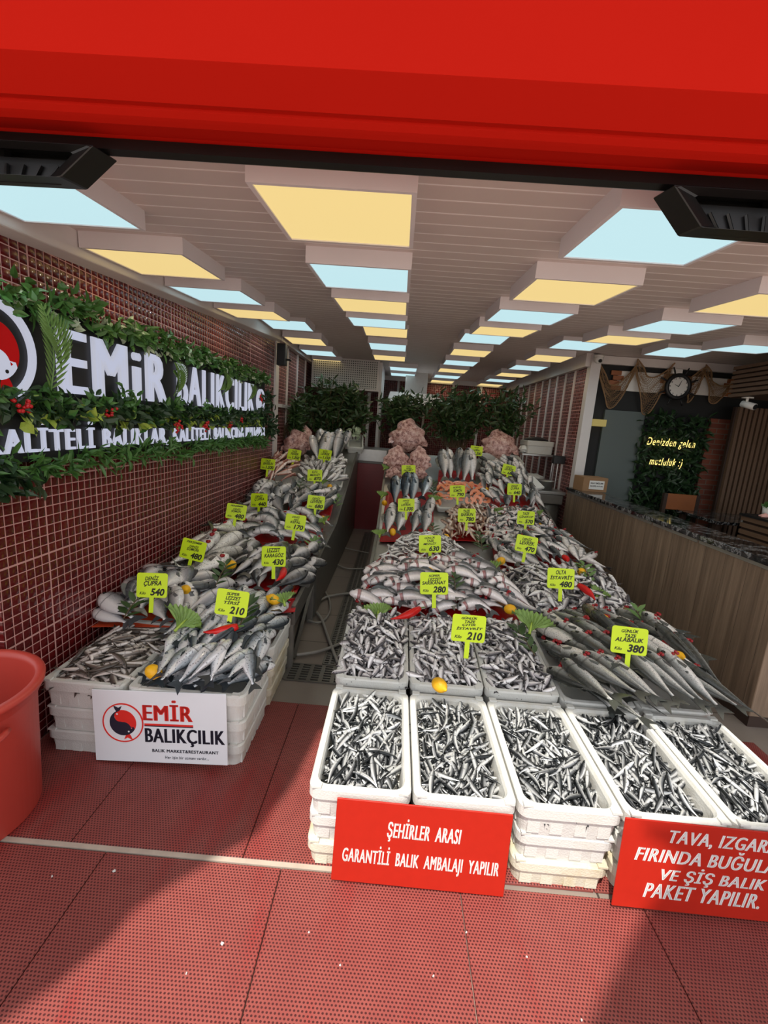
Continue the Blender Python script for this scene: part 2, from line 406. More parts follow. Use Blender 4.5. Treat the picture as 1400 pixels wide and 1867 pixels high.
# red shutter housing over the entrance
fx0, fx1 = -3.0, 3.4
def fas(name, prof, mat, parent):
    m = MB(); m.prism(prof, fx0, fx1, lambda a, b, d: (d, a, b)); return m.build(name, mat, parent, recalc=True)
def Zat(px, Y): return on_y(700, px, Y)[2]
fa = empty('shutter_housing', (0, .8, 2.2), 0, 'red metal shutter housing spanning the top of the shop opening', 'shutter housing')
fa2 = fa
def sub(o): o.matrix_parent_inverse = Matrix.Translation((0, -.8, -2.2)); return o
zb, zl0, zl1, zm, yt = Zat(287, 1.13), Zat(246, 1.02), Zat(226, 1.0), Zat(130, .925), .925
sub(fas('upper_panel', [(yt, zm), (yt, 3.4), (yt+.5, 3.4), (yt+.5, zm+.35)], MAT['fascia'], fa))
sub(fas('soffit_panel', [(.985, zl1+.004), (yt, zm), (yt+.02, zm+.03), (yt+.5, zm+.4), (1.2, zl1+.03)], MAT['fascia'], fa))
lip = MB()
lip.prism([(1.0, zl1), (1.012, zl1-.006), (1.02, zl0), (1.034, zl0-.002), (1.05, zl0+.03), (1.05, zl1+.02), (1.0, zl1+.012)], fx0, fx1, lambda a, b, d: (d, a, b))
sub(lip.build('lower_lip', MAT['fascia'], fa, recalc=True))
sub(fas('lower_band', [(1.13, zb), (1.13, zb+.16), (1.16, zb+.16), (1.16, zb)], MAT['fascia'], fa))
sub(fas('bottom_rail', [(1.125, Zat(303, 1.125)), (1.125, zb+.002), (1.155, zb+.002), (1.155, Zat(303, 1.125)), (1.145, Zat(303, 1.125)-.004)], MAT['black_metal'], fa))

# unseen slabs added above the viewer, outlined to throw the shade on the pavement
Zs = 3.7
def slab(name, poly, z, label):
    m = MB(); m.prism(poly, z, z+.03, lambda a, b, d: (a, b, d)); o = m.build(name, MAT['canopy'], recalc=True); tag(o, label, 'canopy')  # out of view, added only to block the sun
def up(x, y): k = Zs/2.0; return (x-.41*k, y-1.0*k)     # floor point carried up the sun's direction
yb = .10
L0, L1 = up(-.285, 2.137), up(-.86, .74)
R0, R1 = up(1.28, 1.56), up(.45, .75)
ext = lambda a, b, k: (a[0]+(b[0]-a[0])*k, a[1]+(b[1]-a[1])*k)
slab('front_shade_slab', [(-5, yb), (5, yb), (5, 2.5), (-5, 2.5)], Zs, 'unseen grey slab added above the shop front to shade it')  # added out of view to keep the sun off the red housing
FL = [(-.262, 2.2), (-.276, 1.887), (-.331, 1.568), (-.376, 1.458), (-.391, 1.373), (-.515, 1.255), (-.687, 1.08), (-.698, 1.005), (-.765, .902), (-.842, .812)]+[(-1.0, .45), (-2.2, .45), (-2.2, 2.2)]
LP = [up(*q) for q in FL]
slab('shade_slab', LP, Zs-.01, 'unseen grey slab added to shade the pavement left of the shop')  # added blocker, outline follows the left shadow edge on the mats
RP = [up(*q) for q in ((.3, .6), (.62, .917), (.936, 1.226), (1.06, 1.33), (.93, 1.385), (2.2, 1.52), (2.2, .6))]
slab('shade_slab', RP[::-1], Zs-.01, 'unseen grey slab added to shade the pavement right of the shop')  # added blocker, shaped for the shadow across the right mats and board

# ------------------------------------------------------------------ ceiling lamps
def lamp_mesh():
    W2, D2 = .225, .235
    c = MB(); e = .014
    c.box(-W2, -D2, 0, W2, -D2+e, CT+.01).box(-W2, D2-e, 0, W2, D2, CT+.01).box(-W2, -D2+e, 0, -W2+e, D2-e, CT+.01).box(W2-e, -D2+e, 0, W2, D2-e, CT+.01)
    d = MB().box(-W2+e, -D2+e, .004, W2-e, D2-e, .012)
    return c.mesh('casing'), d.mesh('diffuser')
BULB = {}
for k_, c_ in ((False, (.86, .96, 1.0)), (True, (1.0, .88, .66))):
    b_ = bpy.data.lights.new('bulb', 'SPOT'); b_.energy = 2.2; b_.color = c_; b_.spot_size = math.radians(168); b_.spot_blend = .6; b_.shadow_soft_size = 0.0; BULB[k_] = b_
casing_me, diff_me = lamp_mesh(); casing_me.materials.append(MAT['lamp_box'])
diff_cold = diff_me; diff_warm = diff_me.copy(); diff_cold.materials.append(MAT['cold']); diff_warm.materials.append(MAT['warm'])
ORD = ['first', 'second', 'third', 'fourth', 'fifth', 'sixth', 'seventh', 'eighth', 'ninth', 'tenth', 'eleventh', 'twelfth', 'thirteenth', 'fourteenth']
colx = [(-1.2, 'along the sign wall', 0, 8), (-.225, 'above the aisle', 1, 11), (.745, 'above the right fish stall', 0, 11), (1.67, 'above the wooden counter', 0, 11), (2.64, 'over the near dining room edge', 1, 5), (3.6, 'deep over the dining room', 0, 3)]
ys_f = [1.53, 2.285, 3.0, 3.7]
for cx, where, ph, nmax in colx:
    for i in range(nmax):
        if i < 4: y = ys_f[i]; z = ZC+SL*y; rx = math.atan(SL)
        else:
            y = 4.7+(i-4)*.87; z = Z_REAR; rx = 0
            if cx < 0 and cx > -1 and i >= 7: y = 7.55+(i-7)*.82
        if y > 9.1: break
        warm = (i+ph) % 2 == 1
        if cx < 0 and cx > -1: warm = (i % 2 == 0) and i < 7
        if cx > 2: warm = (i == 1 and cx < 3)
        x = cx+(.02 if i >= 4 else 0)+(.2 if (-1 < cx < 0 and i >= 7) else 0)
        o = empty('ceiling_light', (x, y, z), 0, '%s ceiling light, %s from the front %s' % ('warm yellow' if warm else 'cool white', ORD[i], where), 'ceiling light', 'square ceiling lights')
        o.rotation_euler = (rx, 0, 0)
        bulb = bpy.data.objects.new('bulb', BULB[warm]); COL.objects.link(bulb); bulb.parent = o; bulb.location = (0, 0, -.004)
        link('casing', casing_me, None, o); link('diffuser', diff_warm if warm else diff_cold, None, o)

# two black floodlights under the shutter rail
def floodlight(pts, sgn, label):
    Y0 = 1.10
    P = [on_y(x, y, Y0) for x, y in pts]                 # outer top, outer bottom
    wx = .36*sgn
    a, b = P; c = Vector((b.x+wx, Y0, b.z-.004)); d = Vector((c.x+(b.x-a.x), Y0, a.z))
    ctr = (a+b+c+d)/4
    root = empty('floodlight', ctr, 0, label, 'floodlight', 'black floodlights under the shutter')
    q = [p-ctr for p in (a, b, c, d)]
    if sgn < 0: q = q[::-1]
    inn = [p*.78 for p in q]
    m = MB(); dep = Vector((0, .07, .015))
    vs = [tuple(p+Vector((0, -.02, 0))) for p in q]+[tuple(p) for p in inn]+[tuple(p+dep) for p in q]
    fs = [(i, (i+1) % 4, 4+(i+1) % 4, 4+i) for i in range(4)]+[((i+1) % 4, i, 8+i, 8+(i+1) % 4) for i in range(4)]+[(8, 9, 10, 11)]
    m.add(vs, fs); m.build('housing', MAT['black_metal'], root, recalc=True, bevel=.003, seg=1)
    g = MB(); g.add([tuple(p+Vector((0, .035, 0))) for p in inn], [(0, 1, 2, 3)]); g.build('reflector', MAT['black'], root)
    r = MB(); n = 9
    for k in range(1, n):
        u = k/n; p0 = inn[0].lerp(inn[3], u); p1 = inn[1].lerp(inn[2], u)
        r.tube([p0.lerp(p1, .3)+Vector((0, .03, 0)), p0.lerp(p1, .92)+Vector((0, .03, 0))], .004, 5)
    r.build('cooling_fin', MAT['black_metal'], root)
    br = MB(); br.tube([(-.02*sgn, .01, .045), (-.02*sgn, -.012, .02), (.03*sgn, -.012, .0)], .008, 6); br.build('latch', MAT['steel'], root)
    bk = MB(); bk.tube([(0, .05, .02), (0, .06, abs(q[0].z)+.06)], .012, 6); bk.build('bracket', MAT['black_metal'], root)
floodlight([(181, 274), (122, 331)], -1, 'black floodlight hanging at the top left corner of the opening')
floodlight([(1219, 345), (1268, 421)], 1, 'black floodlight hanging at the top right corner of the opening')
# ------------------------------------------------------------------ lettering
def text_mesh(body, width=None, height=None, thick=.004, bold=0.0, shear=0.0, spacing=1.0, name='lettering', heavy=0.0):
    """flat letters standing in the local XZ plane, facing -Y, lower left corner of the ink at the origin"""
    cu = bpy.data.curves.new(name, 'FONT'); cu.body = body; cu.size = 1.0; cu.offset = bold; cu.shear = shear
    cu.space_character = spacing; cu.resolution_u = 3; cu.fill_mode = 'BOTH'; cu.extrude = .5
    ob = bpy.data.objects.new(name, cu); COL.objects.link(ob)
    dg = bpy.context.evaluated_depsgraph_get()
    me = bpy.data.meshes.new_from_object(ob.evaluated_get(dg)); bpy.data.objects.remove(ob); bpy.data.curves.remove(cu)
    if heavy:                                            # broaden the strokes sideways
        bm = bmesh.new(); bm.from_mesh(me); g0 = bm.verts[:]+bm.edges[:]+bm.faces[:]
        for d in (heavy, -heavy):
            r = bmesh.ops.duplicate(bm, geom=g0); bmesh.ops.translate(bm, vec=(d, 0, 0), verts=[q for q in r['geom'] if isinstance(q, bmesh.types.BMVert)])
        bm.to_mesh(me); bm.free()
    n = len(me.vertices); co = np.empty(n*3, 'f'); me.vertices.foreach_get('co', co); co = co.reshape(-1, 3)
    mn, mx = co.min(0), co.max(0); sx = sz = 1.0
    ext = mx-mn
    if height: sz = height/ext[1]; sx = sz
    if width: sx = width/ext[0]
    if width and not height: sz = sx
    out = np.empty_like(co); out[:, 0] = (co[:, 0]-mn[0])*sx; out[:, 2] = (co[:, 1]-mn[1])*sz; out[:, 1] = -(co[:, 2]+.5)*thick
    me.vertices.foreach_set('co', out.ravel()); me.materials.clear(); me.update()
    return me, ext[0]*sx, ext[1]*sz
def place_mesh(name, me, mat, parent, loc, rot=None, scale=None):
    o = link(name, me, mat, parent); o.location = loc
    if rot: o.rotation_euler = rot
    if scale: o.scale = scale
    return o

def poly_obj(name, poly, d, t, mat, parent, loc=(0, 0, 0), rot=None):
    """flat outline in XZ, front face at y = -d-t"""
    m = MB(); m.prism(poly, -d, -d-t, lambda a, b, y: (a, y, b)); o = m.build(name, mat, parent, recalc=True); o.location = loc
    if rot: o.rotation_euler = rot
    return o
def ring(r0, r1, n=48):
    return [(r1*math.cos(2*PI*i/n), r1*math.sin(2*PI*i/n)) for i in range(n)], [(r0*math.cos(2*PI*i/n), r0*math.sin(2*PI*i/n)) for i in range(n)]
def ring_mesh(r0, r1, d, t, n=48):
    o, i = ring(r0, r1, n); m = MB(); v = []
    for y in (-d, -d-t):
        v += [(a, y, b) for a, b in o]+[(a, y, b) for a, b in i]
    f = []
    for k in range(n):
        k2 = (k+1) % n
        f += [(2*n+k, 2*n+k2, 3*n+k2, 3*n+k), (k2, k, n+k, n+k2), (k, k2, 2*n+k2, 2*n+k), (n+k2, n+k, 3*n+k, 3*n+k2)]
    m.add(v, f); return m
def arc(cx, cz, r, a0, a1, n):
    return [(cx+r*math.cos(math.radians(a0+(a1-a0)*i/n)), cz+r*math.sin(math.radians(a0+(a1-a0)*i/n))) for i in range(n+1)]
def half_fish(s=1.0):
    """one of two fish curled round each other inside a round badge of radius 1: head high, belly along the S line, tail out below"""
    R = .74
    p = arc(0, 0, R, 150, -62, 22)                       # outer back
    p += [(.42, -.78), (.50, -1.0), (.22, -.86), (.02, -.98), (.12, -.74)]     # forked tail
    p += arc(.16, -.36, .30, -80, 95, 10)                # inside of the body
    p += arc(-.04, .36, .40, -70, -190, 10)[1:-1]        # jaw towards the mouth
    p += [(-.52, .30), (-.40, .22), (-.60, .24)]
    return [(x*s, z*s) for x, z in p]
def badge(parent, r, loc, ring_mat, disc_mat, fish_a, fish_b, eye_mat, rot=None, ring_w=.1):
    o = ring_mesh(r*(1-ring_w), r, 0, .02).build('badge_ring', ring_mat, parent, recalc=True); o.location = loc
    if rot: o.rotation_euler = rot
    def sub_poly(name, poly, d, t, mat):
        m = MB(); m.prism(poly, -d, -d-t, lambda a, b, y: (a, y, b)); return m.build(name, mat, o, recalc=True)
    n = 48
    sub_poly('badge_disc', [(r*(1-ring_w)*math.cos(2*PI*i/n), r*(1-ring_w)*math.sin(2*PI*i/n)) for i in range(n)], 0, .006, disc_mat)
    k = r*(1-ring_w)*.94
    A = half_fish(k); B = [(-x, -z) for x, z in A]
    sub_poly('badge_fish', A, .006, .006, fish_a); sub_poly('badge_fish', B, .006, .0065, fish_b)
    for sg in (1, -1):
        e = [(sg*(-.30*k)+.05*k*math.cos(2*PI*i/12), sg*(.50*k)+.05*k*math.sin(2*PI*i/12)) for i in range(12)]
        sub_poly('badge_eye', e, .0125, .002, eye_mat)
    return o

# ------------------------------------------------------------------ leaves
def leaf(m, base, direction, up, L, W, fold=.25, curl=.15):
    d = Vector(direction).normalized(); s = d.cross(Vector(up))
    if s.length < .01: s = d.cross(Vector((.3, .8, .5)))
    s.normalize(); n = s.cross(d); b = Vector(base)
    P = lambda a, c, e: b+d*(a*L)+s*(c*W)+n*(e*W)
    v = [P(0, 0, 0), P(.3, .42, fold), P(.65, .4, fold-curl), P(1, 0, -curl*2), P(.65, -.4, fold-curl), P(.3, -.42, fold), P(.35, 0, 0), P(.68, 0, -curl)]
    m.add(v, [(0, 6, 1), (6, 7, 2, 1), (7, 3, 2), (0, 5, 6), (6, 5, 4, 7), (7, 4, 3)])
def rnd_dir(bias=(0, 0, 0), k=1.0):
    return (Vector((random.gauss(0, 1), random.gauss(0, 1), random.gauss(0, 1))).normalized()*k+Vector(bias)).normalized()

# ------------------------------------------------------------------ lit shop sign on the left wall with artificial greenery
def wall_pt(px, py, off=.0): p = on_x(px, py, XL+off); return p
sg = empty('shop_sign', (XL+.05, 3.2, 1.3), 0, 'long lit sign of white letters framed by artificial greenery on the left tiled wall', 'sign')
def loc(p): return tuple(Vector(p)-Vector((XL+.05, 3.2, 1.3)))
y0, y1 = .9, 4.86
bk = MB().box(XL+.002, y0, 1.255, XL+.05, y1, 1.87); bkv = bk.build('backing_board', MAT['black'], sg); bkv.location = (-(XL+.05), -3.2, -1.3)
RZ = PI/2                                              # local +X runs along +Y of the wall, -Y faces the shop
def sign_line(body, ya, yb_, za, zb_, bold, mat=MAT['white_letter'], off=.055, name='lettering'):
    me, _, _ = text_mesh(body, yb_-ya, zb_-za, .009, 0, 0, 1.22, heavy=bold)
    return place_mesh(name, me, mat, sg, loc((XL+off, ya, za)), (0, 0, RZ))
white_lit = glow('lit white acrylic', srgb(226, 230, 250), .55); red_lit = glow('lit red acrylic', srgb(214, 24, 26), .35)
sign_line('EMiR', 1.90, 2.80, 1.535, 1.80, .06, white_lit)
sign_line('BALIKÇILIK', 2.93, 4.48, 1.47, 1.795, .045, white_lit)
sign_line('KALİTELİ BALIKLAR, KALİTELİ BALIKÇIDA BULUNUR', 1.53, 4.86, 1.27, 1.415, .04, white_lit)
badge(sg, .175, loc((XL+.056, 1.60, 1.66)), white_lit, MAT['black'], red_lit, white_lit, MAT['black'], (0, 0, RZ), .15)
badge(sg, .12, loc((XL+.056, 4.67, 1.645)), white_lit, MAT['black'], red_lit, white_lit, MAT['black'], (0, 0, RZ), .15)

rs = random.Random(3)
def tuft(m, c, r, n, L, W):
    for _ in range(n):
        d = rnd_dir((.55, 0, .1)); b = Vector(c)+Vector((abs(rs.gauss(0, r*.35)), rs.gauss(0, r), rs.gauss(0, r*.7)))
        leaf(m, b, d, rnd_dir((1, 0, .5)), L*rs.uniform(.7, 1.3), W*rs.uniform(.7, 1.3))
def foliage(name, spots, n, L, W, mat, r, lab=None):
    m = MB()
    for c in spots: tuft(m, loc(c), r, n, L, W)
    o = m.build(name, mat, sg); o['kind'] = 'stuff'
    if lab: o['label'] = lab
X0 = XL+.06
def along(a, b, step, z, jz): return [(X0, a+step*i+rs.uniform(-.03, .03), z+rs.uniform(-jz, jz)) for i in range(int((b-a)/step))]
foliage('foliage', along(.95, 4.9, .07, 1.87, .03), 20, .055, .03, MAT['plant_mid'], .035, 'green leaf garland along the top edge')
foliage('foliage', along(1.0, 4.9, .12, 1.86, .04), 12, .04, .025, MAT['blossom'], .025, 'pale sprays in the top garland')
foliage('foliage', along(.95, 4.9, .06, 1.465, .03), 16, .06, .035, MAT['plant_dark'], .035, 'dark leaf band between the two lines of letters')
foliage('foliage', along(1.0, 4.85, .15, 1.46, .04), 12, .06, .035, MAT['plant_mid'], .03)
foliage('foliage', along(1.72, 4.75, .11, 1.425, .012), 5, .055, .05, MAT['plant_lime'], .025, 'row of lime edged leaves')
foliage('foliage', along(.9, 4.86, .06, 1.245, .025), 16, .07, .02, MAT['plant_mid'], .03, 'grassy fringe along the bottom edge')
foliage('foliage', along(.9, 1.75, .06, 1.2, .05), 14, .08, .05, MAT['plant_dark'], .04)
foliage('foliage', along(4.72, 5.1, .06, 1.55, .25), 30, .08, .04, MAT['plant_dark'], .07)
foliage('foliage', [(X0+.01, 1.84, 1.5), (X0+.01, 2.36, 1.53), (X0+.01, 2.84, 1.52), (X0+.01, 3.3, 1.52)], 22, .05, .03, MAT['plant_mid'], .035)
def frond(y, z, ang, L):
    m = MB(); n = 16; pts = []
    for k in range(n+1):
        u = k/n; a = ang+u*.25; pts.append(Vector((X0+.015+.04*math.sin(u*2.2), y+L*u*math.cos(a), z+L*u*math.sin(a))))
    m.tube([loc(p) for p in pts], .003, 5)
    for k in range(2, n):
        d = (pts[k+1]-pts[k-1]).normalized(); sd_ = Vector((1, 0, 0)).cross(d)
        for s_ in (1, -1):
            leaf(m, loc(pts[k]), d*.8+sd_*s_*.8+Vector((.15, 0, 0)), (1, 0, 0), .11*math.sin(PI*(.15+.8*k/n)), .014, .1, .05)
    m.build('palm_frond', MAT['palm'], sg)
for y, z, a, L in ((1.82, 1.50, 1.45, .36), (1.9, 1.62, 1.9, .22), (2.85, 1.58, 1.45, .2), (2.88, 1.58, 1.75, .17), (3.56, 1.66, 1.0, .15), (3.64, 1.64, 1.5, .14), (4.24, 1.62, 1.3, .15)): frond(y, z, a, L)
def berries(y, z):
    m = MB()
    for _ in range(14):
        c = Vector((X0+.03+rs.uniform(0, .02), y+rs.gauss(0, .02), z+rs.gauss(0, .02)))
        m.lathe([(.0001, -.009), (.0075, -.005), (.009, 0), (.0075, .005), (.0001, .009)], 8, Matrix.Translation(loc(c)))
    m.build('berry_cluster', MAT['berry'], sg, True)
for y, z in ((1.66, 1.47), (2.2, 1.455), (2.85, 1.40), (3.27, 1.40), (3.75, 1.42), (4.02, 1.45)): berries(y, z)

# ------------------------------------------------------------------ boards leaning on the front crates
def board(name, TL, TR, BR, BL, Ytop, Ybot, mat, label, cat='sign'):
    a, b = on_y(*TL, Ytop), on_y(*TR, Ytop); c, d = on_y(*BR, Ybot), on_y(*BL, Ybot)
    a.z = max(a.z, .02)
    for p in (c, d): p.z = max(p.z, .016)
    root = empty(name, d, 0, label, cat)
    ex = (c-d); W = ex.length; ex.normalize(); ez = (a-d); H = ez.length; ez.normalize(); ey = ez.cross(ex).normalized()
    ez2 = ex.cross(ey).normalized() if False else ez
    R = Matrix((ex, ey, ex.cross(ey))).transposed().to_4x4()
    root.matrix_world = Matrix.Translation(d) @ R
    m = MB().box(0, 0, 0, W, .006, H); m.build('panel', mat, root, bevel=.0015, seg=1)
    return root, W, H
def board_line(root, body, x, z, wdt, hgt, mat, bold=.02, shear=0, name='lettering'):
    me, _, _ = text_mesh(body, wdt, hgt, .001, 0, shear, 1.1, heavy=bold)
    return place_mesh(name, me, mat, root, (x, -.0002, z))
r1, W, H_ = board('notice_board', (612, 1455), (945, 1490), (917, 1639), (603, 1604), 1.236, 1.212, MAT['red_sign'], 'red board with white letters reading ŞEHİRLER ARASI GARANTİLİ BALIK AMBALAJI YAPILIR')
board_line(r1, 'ŞEHİRLER  ARASI', W*.30, H_*.545, W*.42, H_*.285, MAT['white_letter'], .035, .12)
board_line(r1, 'GARANTİLİ  BALIK  AMBALAJI  YAPILIR', W*.055, H_*.20, W*.90, H_*.27, MAT['white_letter'], .03, .06)
r2, W, H_ = board('notice_board', (1158, 1494), (1487, 1536), (1462, 1695), (1115, 1651), 1.236, 1.21, MAT['red_sign'], 'red board with slanted white letters reading TAVA, IZGARA and PAKET YAPILIR')
for k, (s_, x0, x1) in enumerate((('TAVA, IZGARA', .235, .79), ('FIRINDA BUĞULAMA', .075, .93), ('VE ŞİŞ BALIK', .225, .77), ('PAKET YAPILIR.', .15, .755))):
    ht = H_*(.2 if k in (1, 2) else .165)
    board_line(r2, s_, W*x0, H_*(.755-.205*k)-(H_*.025 if k in (2,) else 0), W*(x1-x0), ht, MAT['white_letter'], .03, .25)
r3, W, H_ = board('shop_board', (158, 1257), (410, 1268), (415, 1396), (175, 1386), 1.645, 1.625, MAT['sign_white'], 'white board with round two fish badge leaning on the left foam crates')
badge(r3, H_*.272, (W*.225, -.0005, H_*.555), MAT['red_letter'], MAT['sign_white'], MAT['red_letter'], MAT['navy'], MAT['sign_white'], None, .06)
for o in r3.children:
    if o.name.startswith('badge'): o.scale = (1, .12, 1)
board_line(r3, 'EMİR', W*.375, H_*.60, W*.375, H_*.29, MAT['red_letter'], .05)
m = MB().box(W*.385, -.001, H_*.515, W*.75, 0, H_*.545); m.build('underline', MAT['navy'], r3)
m = MB().box(W*.385, -.0012, H_*.53, W*.75, 0, H_*.555); m.build('underline', MAT['red_letter'], r3)
board_line(r3, 'BALIKÇILIK', W*.385, H_*.245, W*.60, H_*.245, MAT['navy'], .045)
board_line(r3, 'BALIK MARKET&RESTAURANT', W*.435, H_*.155, W*.50, H_*.042, MAT['navy'], .03)
board_line(r3, 'Her işin bir uzmanı vardır...', W*.53, H_*.055, W*.33, H_*.05, MAT['navy'], 0.0, .1)
# ------------------------------------------------------------------ foam fish crates
def crate_mesh(w_, d_, h_, wall=.022, rc=.035, floor_=.02, ribs=True):
    """open foam box: rounded outline, slight draft, rolled rim, ribs on the outside; origin at the bottom centre"""
    def outline(W, D, r, n=5):
        p = []
        for cx, cy, a0 in ((W-r, -D+r, -90), (W-r, D-r, 0), (-W+r, D-r, 90), (-W+r, -D+r, 180)):
            for i in range(n+1):
                a = math.radians(a0+90*i/n); p.append((cx+r*math.cos(a), cy+r*math.sin(a)))
        return p
    W, D = w_/2, d_/2; m = MB(); L = []
    lv = [(W-.014, D-.014, rc, 0), (W-.007, D-.007, rc, h_*.62), (W, D, rc, h_*.64), (W, D, rc, h_-.006), (W-.005, D-.005, rc, h_),
          (W-wall, D-wall, rc*1.1, h_), (W-wall-.006, D-wall-.006, rc*1.1, h_-.012), (W-wall-.012, D-wall-.012, rc*1.1, floor_)]
    n = 24
    for a, b, r, z in lv: L += [(x, y, z) for x, y in outline(a, b, r)]
    f = []
    for k in range(len(lv)-1):
        for j in range(n): f.append((k*n+j, k*n+(j+1) % n, (k+1)*n+(j+1) % n, (k+1)*n+j))
    f.append(tuple(range(n))[::-1]); f.append(tuple((len(lv)-1)*n+j for j in range(n)))
    m.add(L, f)
    if ribs:
        for x in (-.34, -.12, .12, .34):
            for s_ in (1, -1): 
                y = s_*(D-.0085); m.box(x*w_-.02, min(y, y-s_*.008), .012, x*w_+.02, max(y, y-s_*.008), h_*.6)
        for y in (-.36, -.2, 0, .2, .36):
            for s_ in (1, -1):
                x = s_*(W-.0085); m.box(min(x, x-s_*.008), y*d_-.025, .012, max(x, x-s_*.008), y*d_+.025, h_*.6)
        for x in (-.42, .42):                              # stacking lugs on the rim
            for s_ in (1, -1):
                y = s_*(D-.011); m.box(x*w_-.016, y-.011, h_-.001, x*w_+.016, y+.011, h_+.006)
    return m.mesh('foam_crate')
def crate(me, loc_, label, group, mat='foam', rot=(0, 0, 0)):
    o = link('foam_crate', me, MAT[mat], None, False); o.location = loc_; o.rotation_euler = rot
    tag(o, label, 'crate', group); return o
cm_front = crate_mesh(.338, .585, .115); cm_front.materials.append(MAT['foam'])
cm_low = crate_mesh(.325, .57, .104); cm_low.materials.append(MAT['foam_aged'])
cm_low2 = cm_low.copy(); cm_low2.materials.clear(); cm_low2.materials.append(MAT['foam'])
CX = [-.035+.345*i for i in range(5)]; CYF = 1.545
POS = ['leftmost', 'second from left', 'middle', 'second from right', 'rightmost']
for i, x in enumerate(CX):
    crate(cm_front, (x, CYF, .212), 'white foam crate of anchovies, %s of the five in the front row' % POS[i], 'front row of anchovy crates')
    crate(cm_low2, (x+.004*(i % 3-1), CYF+.004, .107), 'empty white foam crate, middle of the %s front stack' % POS[i], 'foam crates stacked under the anchovies')
    crate(cm_low, (x+.006*((i*2) % 3-1), CYF+.002, .002), 'yellowed foam crate at the bottom of the %s front stack' % POS[i], 'foam crates stacked under the anchovies')
TILT = math.atan(.07/.58)
POS2 = ['left', 'middle', 'right']
for i in range(5):
    nm_ = 'white foam crate of small horse mackerel, %s of the three behind the anchovies' % POS2[i] if i < 3 else 'white foam crate under the trout, %s one' % ('left' if i == 3 else 'right')
    crate(cm_front, (CX[i], 2.155, .278 if i < 3 else .255), nm_, 'second row crates', rot=(TILT, 0, 0))
    if i == 0:
        crate(cm_low2, (CX[i]+.005, 2.15, .115), 'white foam crate under the left crate of small horse mackerel', 'foam crates under the second row')
        crate(cm_low, (CX[i], 2.15, .002), 'yellowed foam crate on the floor below the left crate of small horse mackerel', 'foam crates under the second row')
# left display
cm_w = crate_mesh(.35, .5, .125); cm_w.materials.append(MAT['foam'])
cm_s = crate_mesh(.5, .395, .125); cm_s.materials.append(MAT['foam'])
cm_sl = crate_mesh(.485, .385, .112); cm_sl.materials.append(MAT['foam_aged']); cm_s2 = crate_mesh(.49, .385, .112); cm_s2.materials.append(MAT['foam'])
cm_wl = crate_mesh(.34, .49, .112); cm_wl.materials.append(MAT['foam'])
G = 'foam crates of the left display'
for k, (me, me2, x, y, what) in enumerate(((cm_w, cm_wl, -1.24, 1.905, 'beside the tiled wall'), (cm_s, cm_s2, -.80, 1.85, 'behind the white shop board'), (cm_s, cm_sl, -.795, 2.262, 'behind the stack with the white shop board'))):
    crate(me, (x, y, .228), 'white foam crate topmost '+what, G)
    crate(me2, (x+.004, y, .115), 'white foam crate in the middle '+what, G)
    crate(me2, (x-.005, y+.003, .002), 'white foam crate on the floor '+what, G)
cm_b = crate_mesh(.40, .36, .09); cm_b.materials.append(MAT['foam'])
crate(cm_b, (-1.25, 2.35, .315), 'white foam crate under the bream at the left wall', G, rot=(TILT*.7, 0, 0))

# ------------------------------------------------------------------ sloping metal stalls
def stall(name, x0, x1, ya, yb_, label, side):
    root = empty(name, ((x0+x1)/2, (ya+yb_)/2, 0), 0, label, 'fish stall')
    def P(o): o.location = (-(x0+x1)/2, -(ya+yb_)/2, 0); return o
    ys = [ya, 3.0, 3.6, 4.2, 4.8, 5.5, yb_]
    top = MB(); fr2 = (MB(), MB())
    for a, b in zip(ys[:-1], ys[1:]):
        za, zb_ = h(a)-.03, h(b)-.03
        top.hexa([(x0, a, za-.02), (x1, a, za-.02), (x1, b, zb_-.02), (x0, b, zb_-.02)], [(x0, a, za), (x1, a, za), (x1, b, zb_), (x0, b, zb_)])
        for fr, xa, xb in ((fr2[0], x0-.012, x0+.012), (fr2[1], x1-.012, x1+.012)):
            fr.hexa([(xa, a, za-.09), (xb, a, za-.09), (xb, b, zb_-.09), (xa, b, zb_-.09)], [(xa, a, za+.03), (xb, a, za+.03), (xb, b, zb_+.03), (xa, b, zb_+.03)])
    P(top.build('display_top', MAT['steel'], root)); [P(q.build('edge_rail', MAT['dark_steel'], root)) for q in fr2]
    for xx in (x0+.02, x1-.02):
        for yy in (ya+.03, 3.15, yb_-.05):
            P(MB().box(xx-.02, yy-.02, 0.001, xx+.02, yy+.02, h(yy)-.06).build('leg', MAT['steel'], root))
    sx = x1 if side > 0 else x0
    pn = MB(); yy = [3.2, 3.8, 4.2, 5.0, yb_]
    for a, b in zip(yy[:-1], yy[1:]):
        pn.hexa([(sx-.006, a, .02), (sx+.006, a, .02), (sx+.006, b, .02), (sx-.006, b, .02)], [(sx-.006, a, h(a)-.1), (sx+.006, a, h(a)-.1), (sx+.006, b, h(b)-.1), (sx-.006, b, h(b)-.1)])
    P(pn.build('side_panel', MAT['dark_steel'], root))
    br = MB(); br.tube([(sx-.012*side, ya+.08, .03), (sx-.012*side, 3.13, h(3.1)-.12)], .018, 4); P(br.build('brace', MAT['dark_steel'], root))
    return root
stall('left_fish_stall', -1.47, -.54, 2.475, 6.25, 'sloping stainless steel fish stall along the tiled wall', 1)
stall('right_fish_stall', -.13, 1.66, 2.5, 6.25, 'sloping stainless steel fish stall in the middle beside the wooden counter', -1)

